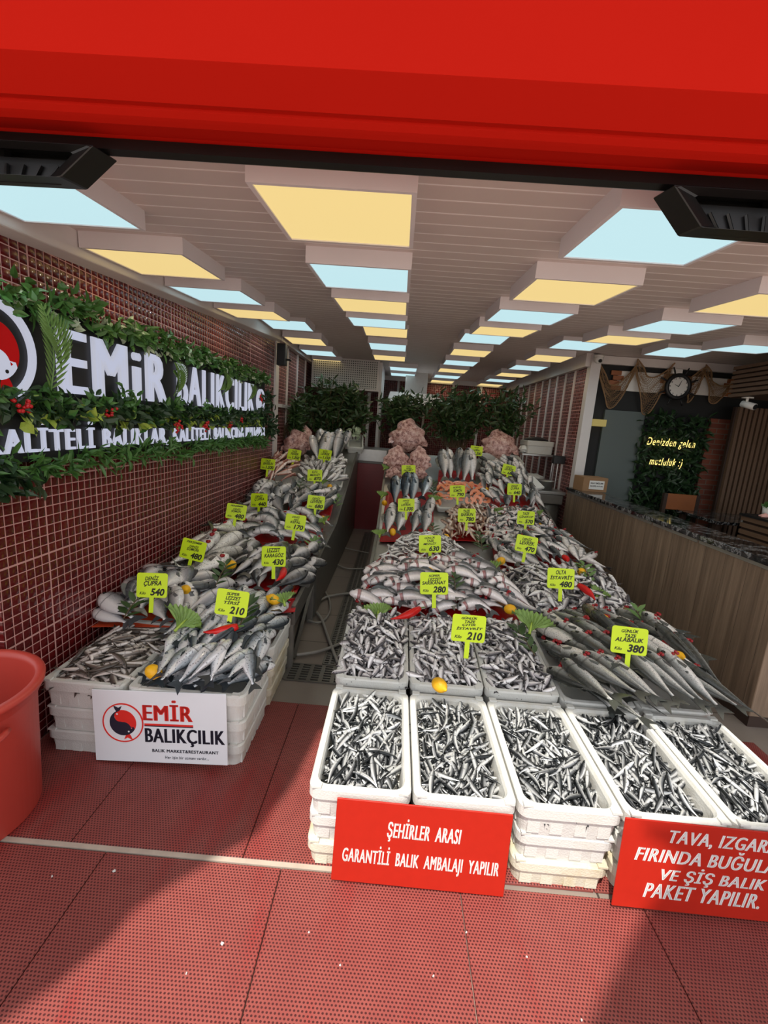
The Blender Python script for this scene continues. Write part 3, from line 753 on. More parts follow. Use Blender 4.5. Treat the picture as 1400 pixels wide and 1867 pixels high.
# red plastic sheets under the fish
def quad3(Q, dz=0.0): return [S(x, y, dz) for x, y in Q]       # TL TR BR BL -> points on the display
def bil(P, u, v):                                             # u across, v from front (0) to back (1)
    a = P[3].lerp(P[2], u); b = P[0].lerp(P[1], u); return a.lerp(b, v)
def heap_z(u, v, bump): return bump*(max(0, math.sin(PI*min(max(u, 0), 1)))**.6)*(max(0, math.sin(PI*min(max(v, 0), 1)))**.6)
def liner(Q, bump, label, mat='liner', grow=.0, dz=.002):
    P = quad3(Q); n = 12; rl = random.Random(len(label)); g = {}
    m = MB(); vs = []
    for j in range(n+1):
        for i in range(n+1):
            u, v = -grow+(1+2*grow)*i/n, -grow+(1+2*grow)*j/n
            p = bil(P, u, v); z = h(p.y)-.028+dz+heap_z(u, v, bump)+(.006*rl.random() if 0 < i < n and 0 < j < n else .016+.006*rl.random())
            vs.append((p.x, p.y, z))
    k = len(vs); vs += [(x, y, z-.0025) for x, y, z in vs]
    fs = [(j*(n+1)+i, j*(n+1)+i+1, (j+1)*(n+1)+i+1, (j+1)*(n+1)+i) for j in range(n) for i in range(n)]
    fs += [tuple(k+q for q in f[::-1]) for f in fs]
    N = n+1
    for i in range(n):
        fs += [(i+1, i, k+i, k+i+1), (n*N+i, n*N+i+1, k+n*N+i+1, k+n*N+i), (i*N, (i+1)*N, k+(i+1)*N, k+i*N), ((i+1)*N+n, i*N+n, k+i*N+n, k+(i+1)*N+n)]
    m.add(vs, fs)
    tag(m.build('plastic_sheet', MAT[mat], None, True), label, 'plastic sheet', 'plastic sheets under the fish')
# ------------------------------------------------------------------ fish
def fish_mat(name, back, flank, belly, speck=0.0, stripe=None, rough=.28, metal=.35, red=False, eye=True, shift=0.0, var=.22):
    t = NT(name); co = t.coord()
    at = lambda nm: t.n('ShaderNodeAttribute', attribute_name=nm).outputs['Fac']
    dv, tt = at('dv'), at('tt')
    nz = t.noise(26, co, 3)
    f = t.math('ADD', t.math('ADD', t.math('MULTIPLY', dv, .5), .5+shift), t.math('MULTIPLY', t.math('SUBTRACT', nz, .5), .22))
    c = t.ramp(f, [(.0, belly), (.30, belly), (.50, flank), (.66, tuple((a+b)/2 for a, b in zip(flank, back))), (.82, back)])
    if stripe:
        sn = t.math('SINE', t.math('ADD', t.math('MULTIPLY', tt, stripe), t.math('MULTIPLY', nz, 5.0)))
        c = t.mix(t.math('MULTIPLY', t.math('GREATER_THAN', sn, .3), t.math('MULTIPLY', t.math('GREATER_THAN', f, .52), .55)), c, back)
    if speck:
        vo = t.n('ShaderNodeTexVoronoi'); vo.inputs['Scale'].default_value = speck; t.l(co, vo.inputs['Vector'])
        c = t.mix(t.math('MULTIPLY', t.math('LESS_THAN', vo.outputs['Distance'], .28), .6), c, back)
    if red:
        band = t.math('MULTIPLY', t.math('LESS_THAN', t.math('ABSOLUTE', t.math('SUBTRACT', tt, .19)), .035), t.math('LESS_THAN', dv, .35))
        c = t.mix(t.math('MULTIPLY', band, .75), c, srgb(140, 30, 34))
    # gill cover line and a darker tail
    gl = t.math('LESS_THAN', t.math('ABSOLUTE', t.math('SUBTRACT', tt, .225)), .012)
    c = t.mix(t.math('MULTIPLY', gl, .55), c, tuple(x*.35 for x in back))
    c = t.mix(t.math('MULTIPLY', t.math('GREATER_THAN', tt, .9), .55), c, back)
    if eye:
        ex = t.math('DIVIDE', t.math('SUBTRACT', tt, .085), .028); ey = t.math('DIVIDE', t.math('SUBTRACT', dv, .35), .3)
        em = t.math('LESS_THAN', t.math('ADD', t.math('MULTIPLY', ex, ex), t.math('MULTIPLY', ey, ey)), 1.0)
        c = t.mix(em, c, srgb(18, 18, 18))
    oi = t.n('ShaderNodeObjectInfo').outputs['Random']
    k = t.math('ADD', 1.0-var, t.math('MULTIPLY', oi, var*1.3))
    mul = t.n('ShaderNodeMix', data_type='RGBA', blend_type='MULTIPLY'); mul.inputs[0].default_value = 1.0
    t.l(c, mul.inputs[6]); t.l(t.comb(k, k, k), mul.inputs[7])
    t.set(color=mul.outputs[2], rough=t.math('ADD', rough-.08, t.math('MULTIPLY', nz, .16)), metal=metal, spec=.6)
    t.bump(t.noise(90, co, 2), .12, .003)
    return t.m

SHAPES = {  # length fraction -> half height, half width profiles
 'slim':  ([0, .03, .09, .18, .32, .5, .66, .8, .92, 1.0], [.16, .42, .68, .88, 1, .98, .8, .52, .27, .24], [.15, .45, .75, .95, 1, .93, .7, .4, .18, .1]),
 'deep':  ([0, .03, .09, .18, .32, .48, .64, .8, .92, 1.0], [.10, .34, .62, .88, 1, .95, .72, .38, .19, .2], [.15, .45, .75, .95, 1, .9, .65, .34, .15, .1]),
 'stout': ([0, .03, .09, .18, .32, .48, .64, .8, .92, 1.0], [.18, .45, .72, .92, 1, .96, .78, .46, .24, .22], [.2, .5, .8, 1, 1, .9, .7, .4, .18, .1]),
}
def fish_data(name, L, H, T, shape='slim', bend=0.0, bendy=0.0, ns=8, tail=1.0, with_tail=True, nr=None, headless=False):
    """body along +X (head at +X), height on Y, thickness on Z, centred; bend in the plane of the flank, bendy towards the flank"""
    ts, hp, wp = SHAPES[shape]; Lb = L*(.84 if with_tail else .84)
    v = []; dv = []; tt = []; f = []
    def curve(x, y, z):                              # x measured from the middle of the fish
        if bend:
            R = L/bend; a = x/R; x, y = (R-y)*math.sin(a), R-(R-y)*math.cos(a)-R*(1-math.cos(bend/4))
        if bendy:
            R = L/bendy; a = x/R; x, z = (R-z)*math.sin(a), R-(R-z)*math.cos(a)-R*(1-math.cos(bendy/4))
        return (x, y, z)
    for i, (q, a, b) in enumerate(zip(ts, hp, wp)):
        if headless and i < 3: a *= .7
        for j in range(ns):
            an = 2*PI*j/ns; c, s = math.cos(an), math.sin(an)
            v.append(curve(L/2-q*Lb, H/2*a*c*(1.0 if c > 0 else 1.06), T/2*b*s)); dv.append(c); tt.append(q*.88)
    k = len(ts)
    for i in range(k-1):
        for j in range(ns): f.append((i*ns+j, (i+1)*ns+j, (i+1)*ns+(j+1) % ns, i*ns+(j+1) % ns))
    f.append(tuple(range(ns))); f.append(tuple((k-1)*ns+j for j in range(ns))[::-1])
    def addflat(pts, d, t_):
        b = len(v)
        for p in pts:
            for s in (1, -1): v.append(curve(p[0], p[1], p[2]+s*T*.03)); dv.append(d); tt.append(t_)
        n = len(pts)
        f.append(tuple(b+2*i for i in range(n))); f.append(tuple(b+2*i+1 for i in range(n))[::-1])
        for i in range(n): f.append((b+2*i, b+2*i+1, b+2*((i+1) % n)+1, b+2*((i+1) % n)))
    xt = L/2-Lb; e = H*.11
    tail_pts = [(xt+.02*L, e, 0), (xt-.08*L, H*.33*tail, 0), (xt-.16*L, H*.42*tail, 0), (xt-.1*L, 0, 0), (xt-.16*L, -H*.42*tail, 0), (xt-.08*L, -H*.33*tail, 0), (xt+.02*L, -e, 0)]
    if with_tail: addflat(tail_pts, .75, .97)
    me = bpy.data.meshes.new(name); me.from_pydata(v, [], f)
    for nm_, arr in (('dv', dv), ('tt', tt)):
        me.attributes.new(nm_, 'FLOAT', 'POINT').data.foreach_set('value', arr)
    me.polygons.foreach_set('use_smooth', [True]*len(me.polygons)); me.update()
    parts = {}
    if not with_tail:
        def flat(nm, pts, d=.8, zz=0):
            m = MB(); n = len(pts)
            for p in pts:
                for s in (1, -1): m.v.append(curve(p[0], p[1], p[2]+s*T*.02+zz))
            m.f.append(tuple(2*i for i in range(n))); m.f.append(tuple(2*i+1 for i in range(n))[::-1])
            for i in range(n): m.f.append((2*i, 2*i+1, 2*((i+1) % n)+1, 2*((i+1) % n)))
            mm = m.mesh(nm); mm.attributes.new('dv', 'FLOAT', 'POINT').data.foreach_set('value', [d]*len(m.v)); mm.attributes.new('tt', 'FLOAT', 'POINT').data.foreach_set('value', [.97]*len(m.v))
            parts[nm] = mm
        flat('tail_fin', tail_pts)
        def top(q): return L/2-q*Lb, H/2*float(np.interp(q, ts, hp))
        pts = [(*top(.30), 0)]
        for q, r in ((.34, .2), (.42, .24), (.52, .16), (.62, .1)):
            x, y = top(q); pts.append((x-.02*L, y+H*r, 0))
        x, y = top(.66); pts.append((x, y-.01*H, 0))
        pts.append((top(.48)[0], top(.48)[1]-.06*H, 0)); flat('dorsal_fin', pts, .9)
        x, y = top(.27); m = MB()
        m.add([curve(x, -.12*H, T*.5), curve(x-.13*L, -.30*H, T*.5), curve(x-.14*L, -.12*H, T*.52), curve(x-.05*L, -.02*H, T*.52),
               curve(x, -.12*H, T*.44), curve(x-.13*L, -.30*H, T*.42), curve(x-.14*L, -.12*H, T*.42), curve(x-.05*L, -.02*H, T*.44)], [(0, 3, 2, 1), (4, 5, 6, 7), (0, 1, 5, 4), (1, 2, 6, 5), (2, 3, 7, 6), (3, 0, 4, 7)])
        mm = m.mesh('pectoral_fin'); mm.attributes.new('dv', 'FLOAT', 'POINT').data.foreach_set('value', [.6]*8); mm.attributes.new('tt', 'FLOAT', 'POINT').data.foreach_set('value', [.6]*8)
        parts['pectoral_fin'] = mm
        m = MB()
        for s in (1, -1):
            q = .085; c = Vector(curve(L/2-q*Lb, H*.10, s*T/2*float(np.interp(q, ts, wp))*.93)); r = H*.06
            m.lathe([(.0001, -r*.6), (r*.8, -r*.3), (r, 0), (r*.8, r*.3), (.0001, r*.6)], 8, Matrix.Translation(c))
        parts['eye'] = m.mesh('eye')
        m = MB(); rg = random.Random(5)
        for _ in range(9):
            c = Vector(curve(L/2-.2*Lb+rg.uniform(-.03, .03)*L, -H*.30+rg.uniform(-.16, .14)*H, rg.uniform(-.2, .62)*T)); r = H*rg.uniform(.06, .12)
            m.lathe([(.0001, -r), (r*.8, -r*.5), (r, 0), (r*.7, r*.6), (.0001, r)], 6, Matrix.Translation(c) @ Matrix.Rotation(rg.uniform(0, 3), 4, Vector((rg.random(), rg.random(), 1))))
        parts['gill'] = m.mesh('gill')
    return me, parts

def make_kind(name, L, H, T, shape, mat, bends, big=False, gill=False, tail=1.0, bendy=(0,), headless=False, ns=8):
    out = []
    for k, b in enumerate(bends):
        me, parts = fish_data(name, L, H, T, shape, b, bendy[k % len(bendy)], ns if not big else 10, tail, not big, headless=headless)
        me.materials.append(mat)
        for nm_, pm in parts.items():
            pm.materials.append(MAT['eye'] if nm_ == 'eye' else MAT['gill'] if nm_ == 'gill' else mat)
            if nm_ in ('eye', 'gill'): pm.polygons.foreach_set('use_smooth', [True]*len(pm.polygons))
        if not gill: parts.pop('gill', None)
        out.append((me, parts))
    return dict(name=name, L=L, H=H, T=T, variants=out)
PROTO = {}
def put(kind, k, M4, label, cat, group):
    """first of a kind is built, the others are copies of it and of its parts"""
    me, parts = kind['variants'][k]; key = me.name
    if key not in PROTO:
        o = bpy.data.objects.new(kind['name'], me); COL.objects.link(o); ch = []
        for nm_, pm in parts.items():
            c = bpy.data.objects.new(nm_, pm); COL.objects.link(c); c.parent = o; ch.append(c)
        PROTO[key] = (o, ch)
    else:
        p, pch = PROTO[key]; o = p.copy(); COL.objects.link(o)
        for q in pch: c = q.copy(); COL.objects.link(c); c.parent = o
    o.matrix_world = M4; tag(o, label, cat, group); return o
def frame(p, heading, normal, roll=0.0, pitch=0.0):
    n = Vector(normal).normalized(); x = Vector((math.cos(heading), math.sin(heading), 0)); x = (x-n*x.dot(n)).normalized()
    y = n.cross(x); R = Matrix((x, y, n)).transposed().to_4x4()
    return Matrix.Translation(p) @ R @ Matrix.Rotation(pitch, 4, 'Y') @ Matrix.Rotation(roll, 4, 'X')

def samples(n, w_, d_, rg, tries=7):
    pts = []
    for i in range(n):
        best = None; bd = -1
        for _ in range(tries):
            u, v = rg.random(), rg.random()
            dd = min([((u-a)*w_)**2+((v-b)*d_)**2 for a, b in pts] or [9])
            if dd > bd: bd = dd; best = (u, v)
        pts.append(best)
    return pts
STUFF = {}
def pile(kind, Q, n, ang, spread, bump, label, cat, group, lift=0.0, layers=1.0, roll=.35, pitch=.12, under=0, seed=1, flip=.5, rows=None, pts3=None, fan=0.0, edge=.0, tilt=0.0):
    """n single fish over the quad Q (photo corners TL TR BR BL on the display, or four points pts3)"""
    rg = random.Random(seed); P = pts3 or quad3(Q)
    w_ = ((P[1]-P[0]).length+(P[2]-P[3]).length)/2; d_ = ((P[0]-P[3]).length+(P[1]-P[2]).length)/2
    surf = (lambda p, u, v: p.z+heap_z(u, v, bump)) if pts3 else (lambda p, u, v: h(p.y)+heap_z(u, v, bump))
    def one(u, v, zz, stuff=None):
        p = bil(P, u, v); p.x = max(p.x, XL+min(.16, kind['L']*.42)); z = surf(p, u, v)+lift+zz+kind['L']*.14*tilt
        e = .03; zu = heap_z(min(u+e, 1), v, bump)-heap_z(max(u-e, 0), v, bump); zv = heap_z(u, min(v+e, 1), bump)-heap_z(u, max(v-e, 0), bump)
        nrm = (-zu/(2*e*w_), -tilt-(slope(p.y) if not pts3 else (P[0].z-P[3].z)/max(.01, P[0].y-P[3].y))-zv/(2*e*d_), 1.0)
        a = math.radians(ang+rg.gauss(0, spread)+fan*(.5-u)*2)
        rl = rg.gauss(0, roll)+(PI if rg.random() < flip else 0)
        Mx = frame((p.x, p.y, z), a, nrm, rl, rg.gauss(0, pitch))
        k = rg.randrange(len(kind['variants'])); s_ = rg.uniform(.88, 1.1)
        Mx = Mx @ Matrix.Diagonal((s_, s_, s_, 1))
        if stuff is None: put(kind, k, Mx, label, cat, group)
        else: stuff.append((kind['variants'][k][0], Mx))
    if under:
        L_ = STUFF.setdefault(kind['name'], [])
        for u, v in samples(under, w_, d_, rg, 3): one(u, v, rg.uniform(-.5, .1)*kind['T'], L_)
    if rows:
        nr, nc = rows
        for r in range(nr):
            for c in range(nc):
                u = (c+.5+rg.uniform(-.18, .18)+(.25 if r % 2 else -.0))/(nc+.25); v = (r+.5+rg.uniform(-.12, .12))/nr
                one(u, v, kind['T']*(.5+.45*rg.random())+(1-v)*kind['T']*.9)
        return
    pp = samples(n, w_, d_, rg)
    for i, (u, v) in enumerate(pp):
        u = edge+(1-2*edge)*u; v = edge+(1-2*edge)*v
        one(u, v, kind['T']*(.35+layers*rg.random()))
def flush_stuff(nm_, out, label, cat):
    L_ = STUFF.pop(nm_, []);
    if not L_: return
    V = []; F = []; dvs = []; tts = []; b = 0
    for me, Mx in L_:
        n = len(me.vertices); co = np.empty(n*3, 'f'); me.vertices.foreach_get('co', co); co = co.reshape(-1, 3)
        A = np.array(Mx); V.append(co @ A[:3, :3].T+A[:3, 3])
        for at, arr in (('dv', dvs), ('tt', tts)):
            q = np.empty(n, 'f'); me.attributes[at].data.foreach_get('value', q); arr.append(q)
        F += [tuple(i+b for i in p.vertices) for p in me.polygons]; b += n
    me = bpy.data.meshes.new(out); me.from_pydata(np.concatenate(V).tolist(), [], F)
    for at, arr in (('dv', dvs), ('tt', tts)): me.attributes.new(at, 'FLOAT', 'POINT').data.foreach_set('value', np.concatenate(arr))
    o = link(out, me, L_[0][0].materials[0], None, True); tag(o, label, cat, kind='stuff')

FM = {}
FM['anchovy'] = fish_mat('anchovy skin', srgb(34, 37, 40), srgb(136, 138, 142), srgb(222, 223, 224), rough=.24, metal=.45, shift=.04)
FM['mackerel'] = fish_mat('horse mackerel skin', srgb(68, 65, 68), srgb(190, 182, 184), srgb(246, 242, 242), rough=.3, metal=.12, shift=-.06)
FM['whiting'] = fish_mat('whiting skin', srgb(76, 66, 59), srgb(128, 114, 105), srgb(216, 206, 199), rough=.3, metal=.1, shift=.03)
FM['pale'] = fish_mat('pale whiting skin', srgb(108, 102, 100), srgb(218, 210, 208), srgb(248, 244, 242), rough=.3, metal=.08, shift=-.08)
FM['blue'] = fish_mat('young bluefish skin', srgb(82, 84, 85), srgb(192, 184, 186), srgb(242, 232, 230), rough=.26, metal=.12, red=True, shift=-0.04)
FM['trout'] = fish_mat('trout skin', srgb(62, 63, 59), srgb(166, 166, 162), srgb(226, 220, 214), speck=130, rough=.26, metal=.12, shift=-.03)
FM['trout_brown'] = fish_mat('brown trout skin', srgb(59, 51, 37), srgb(156, 140, 106), srgb(210, 196, 168), speck=110, rough=.26, metal=.1)
FM['shad'] = fish_mat('shad skin', srgb(56, 62, 68), srgb(176, 182, 188), srgb(232, 230, 232), speck=90, rough=.22, metal=.3, shift=-.04)
FM['bream'] = fish_mat('sea bream skin', srgb(82, 84, 87), srgb(186, 182, 184), srgb(238, 232, 230), rough=.26, metal=.12, shift=-0.05)
FM['black_bream'] = fish_mat('grey bream skin', srgb(56, 56, 57), srgb(150, 147, 148), srgb(214, 208, 208), stripe=40, rough=.3, metal=.12)
FM['salmon'] = fish_mat('sea trout skin', srgb(76, 72, 66), srgb(200, 193, 186), srgb(240, 235, 230), speck=80, rough=.28, metal=.1, shift=-0.03)
FM['bass'] = fish_mat('sea bass skin', srgb(76, 79, 81), srgb(176, 174, 174), srgb(238, 230, 228), rough=.27, metal=.12, shift=-0.03)
FM['red_mullet'] = fish_mat('red mullet skin', srgb(145, 88, 75), srgb(234, 176, 158), srgb(250, 226, 216), rough=.3, metal=.05)
FM['tan_mullet'] = fish_mat('tan mullet skin', srgb(127, 90, 71), srgb(226, 188, 164), srgb(248, 232, 220), rough=.3, metal=.05)
FM['bonito'] = fish_mat('bonito skin', srgb(37, 44, 53), srgb(110, 124, 136), srgb(206, 210, 214), stripe=18, rough=.22, metal=.3)

K = {}
K['anchovy'] = make_kind('anchovy', .14, .0185, .014, 'slim', FM['anchovy'], (0, .6, -.5, .3, -1.0, .9), bendy=(0, .4, -.3, .6, -.5, .2), ns=7)
K['mackerel'] = make_kind('small_horse_mackerel', .105, .027, .016, 'stout', FM['mackerel'], (0, .4, -.4, .2, .7), bendy=(0, .3, -.3), headless=True, ns=7)
K['olta'] = make_kind('horse_mackerel', .15, .038, .022, 'stout', FM['mackerel'], (0, .4, -.4, .2, .7), bendy=(0, .3, -.3), headless=True, ns=7)
K['whiting'] = make_kind('whiting', .145, .027, .020, 'slim', FM['whiting'], (0, .5, -.5, .8, -.8), bendy=(0, .3, -.2), ns=7)
K['small_whiting'] = make_kind('small_whiting', .12, .024, .02, 'stout', FM['pale'], (1.8, 1.3, -1.4, 2.2, .7), bendy=(0,), ns=7)
K['bluefish'] = make_kind('young_bluefish', .29, .07, .052, 'stout', FM['blue'], (-2.0, -1.6, -2.3, -1.2), big=True, gill=True, bendy=(0, .2, -.2))
K['trout'] = make_kind('trout', .385, .084, .058, 'stout', FM['trout'], (0, .25, -.25), big=True, gill=True)
K['trout_brown'] = make_kind('trout', .36, .085, .058, 'stout', FM['trout_brown'], (0,), big=True, gill=True)
K['shad'] = make_kind('shad', .27, .074, .042, 'deep', FM['shad'], (0, .2, -.2), big=True)
K['bream'] = make_kind('sea_bream', .28, .105, .054, 'deep', FM['bream'], (0, .3, -.3, .5), big=True)
K['small_bream'] = make_kind('sea_bream', .25, .095, .048, 'deep', FM['bream'], (0, .2, -.2), big=True)
K['black_bream'] = make_kind('grey_bream', .27, .098, .052, 'deep', FM['black_bream'], (0, .2, -.2), big=True)
K['salmon'] = make_kind('sea_trout', .44, .125, .085, 'stout', FM['salmon'], (0, .2, -.2), big=True, gill=True)
K['mullet'] = make_kind('grey_mullet', .31, .072, .058, 'stout', FM['bass'], (-2.0, -1.6, -2.2, -1.3), big=True, gill=True)
K['bass'] = make_kind('sea_bass', .28, .074, .05, 'stout', FM['bass'], (0, .3, -.3), big=True)
K['bass_gill'] = make_kind('sea_bass', .27, .072, .05, 'stout', FM['bass'], (0, .4, -.4), big=True, gill=True)
K['bass_mid'] = make_kind('sea_bass', .40, .10, .06, 'stout', FM['bass'], (0, .1), big=True)
K['bass_big'] = make_kind('large_sea_bass', .52, .13, .09, 'stout', FM['bass'], (0, .1), big=True)
K['tray_whiting'] = make_kind('whiting', .19, .05, .034, 'stout', FM['pale'], (0, .4, -.3), ns=8)
K['red_mullet'] = make_kind('red_mullet', .22, .04, .032, 'stout', FM['red_mullet'], (0, .3, -.3), ns=8)
K['tan_mullet'] = make_kind('red_mullet', .17, .034, .027, 'stout', FM['tan_mullet'], (0, .3, -.3), ns=8)
K['silver'] = make_kind('small_bluefish', .19, .048, .028, 'stout', FM['blue'], (0, .3, -.3), ns=8)
K['bonito'] = make_kind('bonito', .46, .125, .09, 'stout', FM['bonito'], (0,), big=True)
# ------------------------------------------------------------------ the fish on display
SMALL = 'fish'
def crate_pts(cx, cy, z0, z1, w_=.235, d_=.455):
    return [Vector((cx-w_/2, cy+d_/2, z1)), Vector((cx+w_/2, cy+d_/2, z1)), Vector((cx+w_/2, cy-d_/2, z0)), Vector((cx-w_/2, cy-d_/2, z0))]
for i in range(5):
    pile(K['anchovy'], None, 60, 75, 40, .016, 'silver anchovy on top in the %s front foam crate' % POS[i], 'fish', 'anchovies in the %s front crate' % POS[i],
         pts3=crate_pts(CX[i], CYF, .275, .298), layers=1.0, roll=.5, pitch=.15, under=300, seed=20+i, edge=.02, lift=.004)
flush_stuff('anchovy', 'anchovy_heap', 'lower layers of silver anchovies filling the five front crates', 'fish')
for i in range(3):
    pile(K['mackerel'], None, 100, 110, 45, .055, 'small headless horse mackerel on top in the %s crate behind the anchovies' % POS2[i], 'fish', 'small horse mackerel in the %s crate' % POS2[i],
         pts3=crate_pts(CX[i], 2.155, .338, .425, .285, .53), layers=1.3, roll=.5, pitch=.25, under=260, seed=30+i, lift=.004)
flush_stuff('small_horse_mackerel', 'small_horse_mackerel_heap', 'lower layers of small horse mackerel in the three crates behind the anchovies', 'fish')
pile(K['whiting'], None, 130, 25, 32, .045, 'slender brown whiting in the foam crate beside the tiled wall', 'fish', 'whiting in the left crate',
     pts3=[Vector((-1.385, 2.12, .335)), Vector((-1.095, 2.12, .335)), Vector((-1.10, 1.69, .325)), Vector((-1.38, 1.69, .325))], layers=1.4, roll=.5, pitch=.15, under=130, seed=3)
flush_stuff('whiting', 'whiting_heap', 'lower layers of brown whiting in the crate by the tiled wall', 'fish')

Q = dict(shad=[(330, 1100), (530, 1090), (462, 1266), (282, 1256)], bream=[(225, 1062), (395, 1080), (385, 1142), (150, 1140)], salmon=[(365, 985), (432, 975), (385, 1075), (310, 1065)],
 salmon2=[(424, 915), (460, 915), (445, 960), (402, 965)], black=[(440, 1012), (572, 1018), (540, 1080), (410, 1068)], mullet=[(455, 955), (590, 962), (575, 1008), (440, 1005)],
 bass=[(530, 902), (612, 905), (600, 948), (522, 942)], sbream=[(432, 896), (530, 898), (525, 940), (420, 935)], redm=[(462, 852), (540, 852), (528, 886), (442, 884)], tray=[(555, 850), (626, 850), (620, 888), (545, 886)],
 bigl=[(572, 824), (630, 826), (622, 862), (562, 860)], trout=[(1000, 1142), (1195, 1142), (1345, 1318), (1068, 1306)], blue=[(692, 1052), (885, 1046), (958, 1136), (676, 1120)],
 olta=[(905, 1045), (1090, 1045), (1180, 1140), (985, 1138)], swh=[(735, 985), (810, 985), (875, 1030), (690, 1026)], mid=[(704, 938), (786, 938), (788, 986), (697, 984)],
 bon=[(708, 896), (785, 898), (786, 934), (704, 934)], tan=[(825, 932), (880, 932), (895, 986), (805, 984)], big=[(800, 856), (866, 858), (868, 896), (797, 894)], rb=[(878, 852), (945, 855), (985, 930), (882, 926)],
 sil=[(888, 935), (985, 938), (1010, 982), (888, 980)], rbass=[(895, 985), (1035, 988), (1080, 1042), (905, 1040)])
LN = [('bream', .04, 'orange plastic sheet under the bream by the tiled wall', 'liner_orange'), ('black', .02, 'red plastic sheet under the grey bream at the aisle edge', 'liner'),
 ('mullet', .03, 'red plastic sheet under the curled mullet', 'liner'), ('bass', .01, 'red plastic sheet under the bass near the aisle', 'liner'), ('blue', .06, 'red plastic sheet under the curled bluefish', 'liner'),
 ('olta', .07, 'orange plastic sheet under the horse mackerel heap beside the counter', 'liner_orange'), ('swh', .03, 'red plastic sheet under the small curled whiting', 'liner'), ('mid', .0, 'red plastic sheet under the eight upright bass', 'liner'), ('bon', .0, 'red plastic sheet under the bonito', 'liner'),
 ('big', .0, 'red plastic sheet under the large bass before the bushes', 'liner'), ('rb', .02, 'red plastic sheet under the bass and bream near the scale', 'liner'), ('tan', .02, 'red plastic sheet under the tan mullet', 'liner'), ('rbass', .02, 'red plastic sheet under the gutted bass beside the counter', 'liner')]
for k_, b_, l_, m_ in LN: liner(Q[k_], b_, l_, m_, grow=.05 if k_ in ('blue', 'swh', 'mid', 'bon', 'olta') else .0)
liner([(1000, 1142), (1195, 1142), (1215, 1175), (1005, 1172)], .02, 'red plastic sheet under the heads of the trout', grow=.03)
liner([(330, 1100), (535, 1090), (530, 1112), (325, 1120)], .02, 'red plastic sheet under the rear of the shad in the left display', grow=.04)
pile(K['shad'], Q['shad'], 0, 82, 16, .07, 'spotted silver shad in the pile above the white shop board', 'fish', 'shad in the left display', rows=(7, 9), roll=.35, seed=5, flip=.45)
pile(K['bream'], Q['bream'], 34, 115, 24, .07, 'white bellied bream by the tiled wall under the ÇUPRA 540 tag', 'fish', 'bream at the tiled wall', seed=6, roll=.4, layers=1.7, fan=60)
pile(K['salmon'], Q['salmon'], 15, 68, 10, .07, 'large speckled sea trout under the nearer SOMON 480 tag', 'fish', 'large sea trout nearer pile', seed=7, roll=.35, layers=1.1)
pile(K['salmon'], Q['salmon2'], 9, 68, 12, .06, 'large speckled sea trout under the farther SOMON 480 tag', 'fish', 'large sea trout farther pile', seed=8, roll=.35, layers=1.1)
pile(K['black_bream'], Q['black'], 44, 70, 30, .05, 'dark grey bream under the KARAGÖZ 430 tag', 'fish', 'grey bream at the aisle', seed=9, roll=.4, layers=1.6, tilt=.1)
pile(K['mullet'], Q['mullet'], 40, 150, 28, .08, 'curled mullet with red gills under the KEFAL 170 tag', 'fish', 'curled grey mullet', seed=10, roll=.4, layers=1.6, tilt=.35, flip=.9)
pile(K['bass'], Q['bass'], 30, 80, 18, .06, 'small sea bass at the aisle edge under the left LEVREK 680 tag', 'fish', 'small bass of the left stall', seed=11, layers=1.5, tilt=.3)
pile(K['small_bream'], Q['sbream'], 30, 75, 25, .06, 'small bream under the ÇUPRA 440 tag by the tiled wall', 'fish', 'small bream of the left stall', seed=12, layers=1.5, tilt=.3)
pile(K['red_mullet'], Q['redm'], 90, 78, 18, .09, 'pink red mullet standing in the foam tray by the tiled wall', 'fish', 'red mullet in the left tray', seed=13, layers=1.6, lift=.05, fan=25, pitch=.2, roll=.5, tilt=.5)
pile(K['tray_whiting'], Q['tray'], 70, 90, 14, .06, 'white bellied whiting lined up in the foam tray under the MEZGİT 870 tag', 'fish', 'whiting in the left tray', seed=14, layers=1.4, lift=.05, fan=45, tilt=.3)
pile(K['bass_big'], Q['bigl'], 6, 88, 6, .05, 'large sea bass standing on end before the left bushes', 'fish', 'large bass of the left stall', rows=(2, 4), seed=15, flip=.5, roll=.3, tilt=.9)
pile(K['trout'], Q['trout'], 0, 116, 8, .07, 'grey trout with red gills under the ALABALIK 380 tag', 'fish', 'trout beside the wooden counter', rows=(4, 10), roll=.4, seed=16, flip=.1)
pile(K['shad'], [(300, 1205), (465, 1200), (448, 1240), (296, 1238)], 14, 40, 40, .02, 'spotted silver shad lying crosswise at the front of the crate behind the white shop board', 'fish', 'shad at the crate front', seed=51, roll=.4, layers=.8, lift=-.03)
pile(K['trout'], [(1010, 1165), (1060, 1170), (1120, 1290), (1066, 1298)], 5, 128, 8, .02, 'grey trout lying along the left rim beside the horse mackerel crates', 'fish', 'trout along the left rim', seed=52, roll=.3, layers=.8, flip=0)
pile(K['trout'], [(1030, 1200), (1120, 1205), (1140, 1256), (1062, 1252)], 7, 122, 8, .02, 'grey trout lowest at the front of the left trout crate', 'fish', 'trout at the crate front', seed=53, roll=.3, layers=.6, lift=-.04, flip=0)
P_ = quad3(Q['trout'])
put(K['trout_brown'], 0, frame(bil(P_, .36, .80)+Vector((0, 0, .12)), math.radians(95), (0, -.1, 1)), 'brown trout lying left of the ALABALIK 380 tag', 'fish', None)
pile(K['bluefish'], Q['blue'], 116, 165, 18, .10, 'curled young bluefish with red gills under the SARIKANAT 280 tag', 'fish', 'curled bluefish of the right stall', seed=17, roll=.35, layers=1.6, flip=.93, tilt=.35)
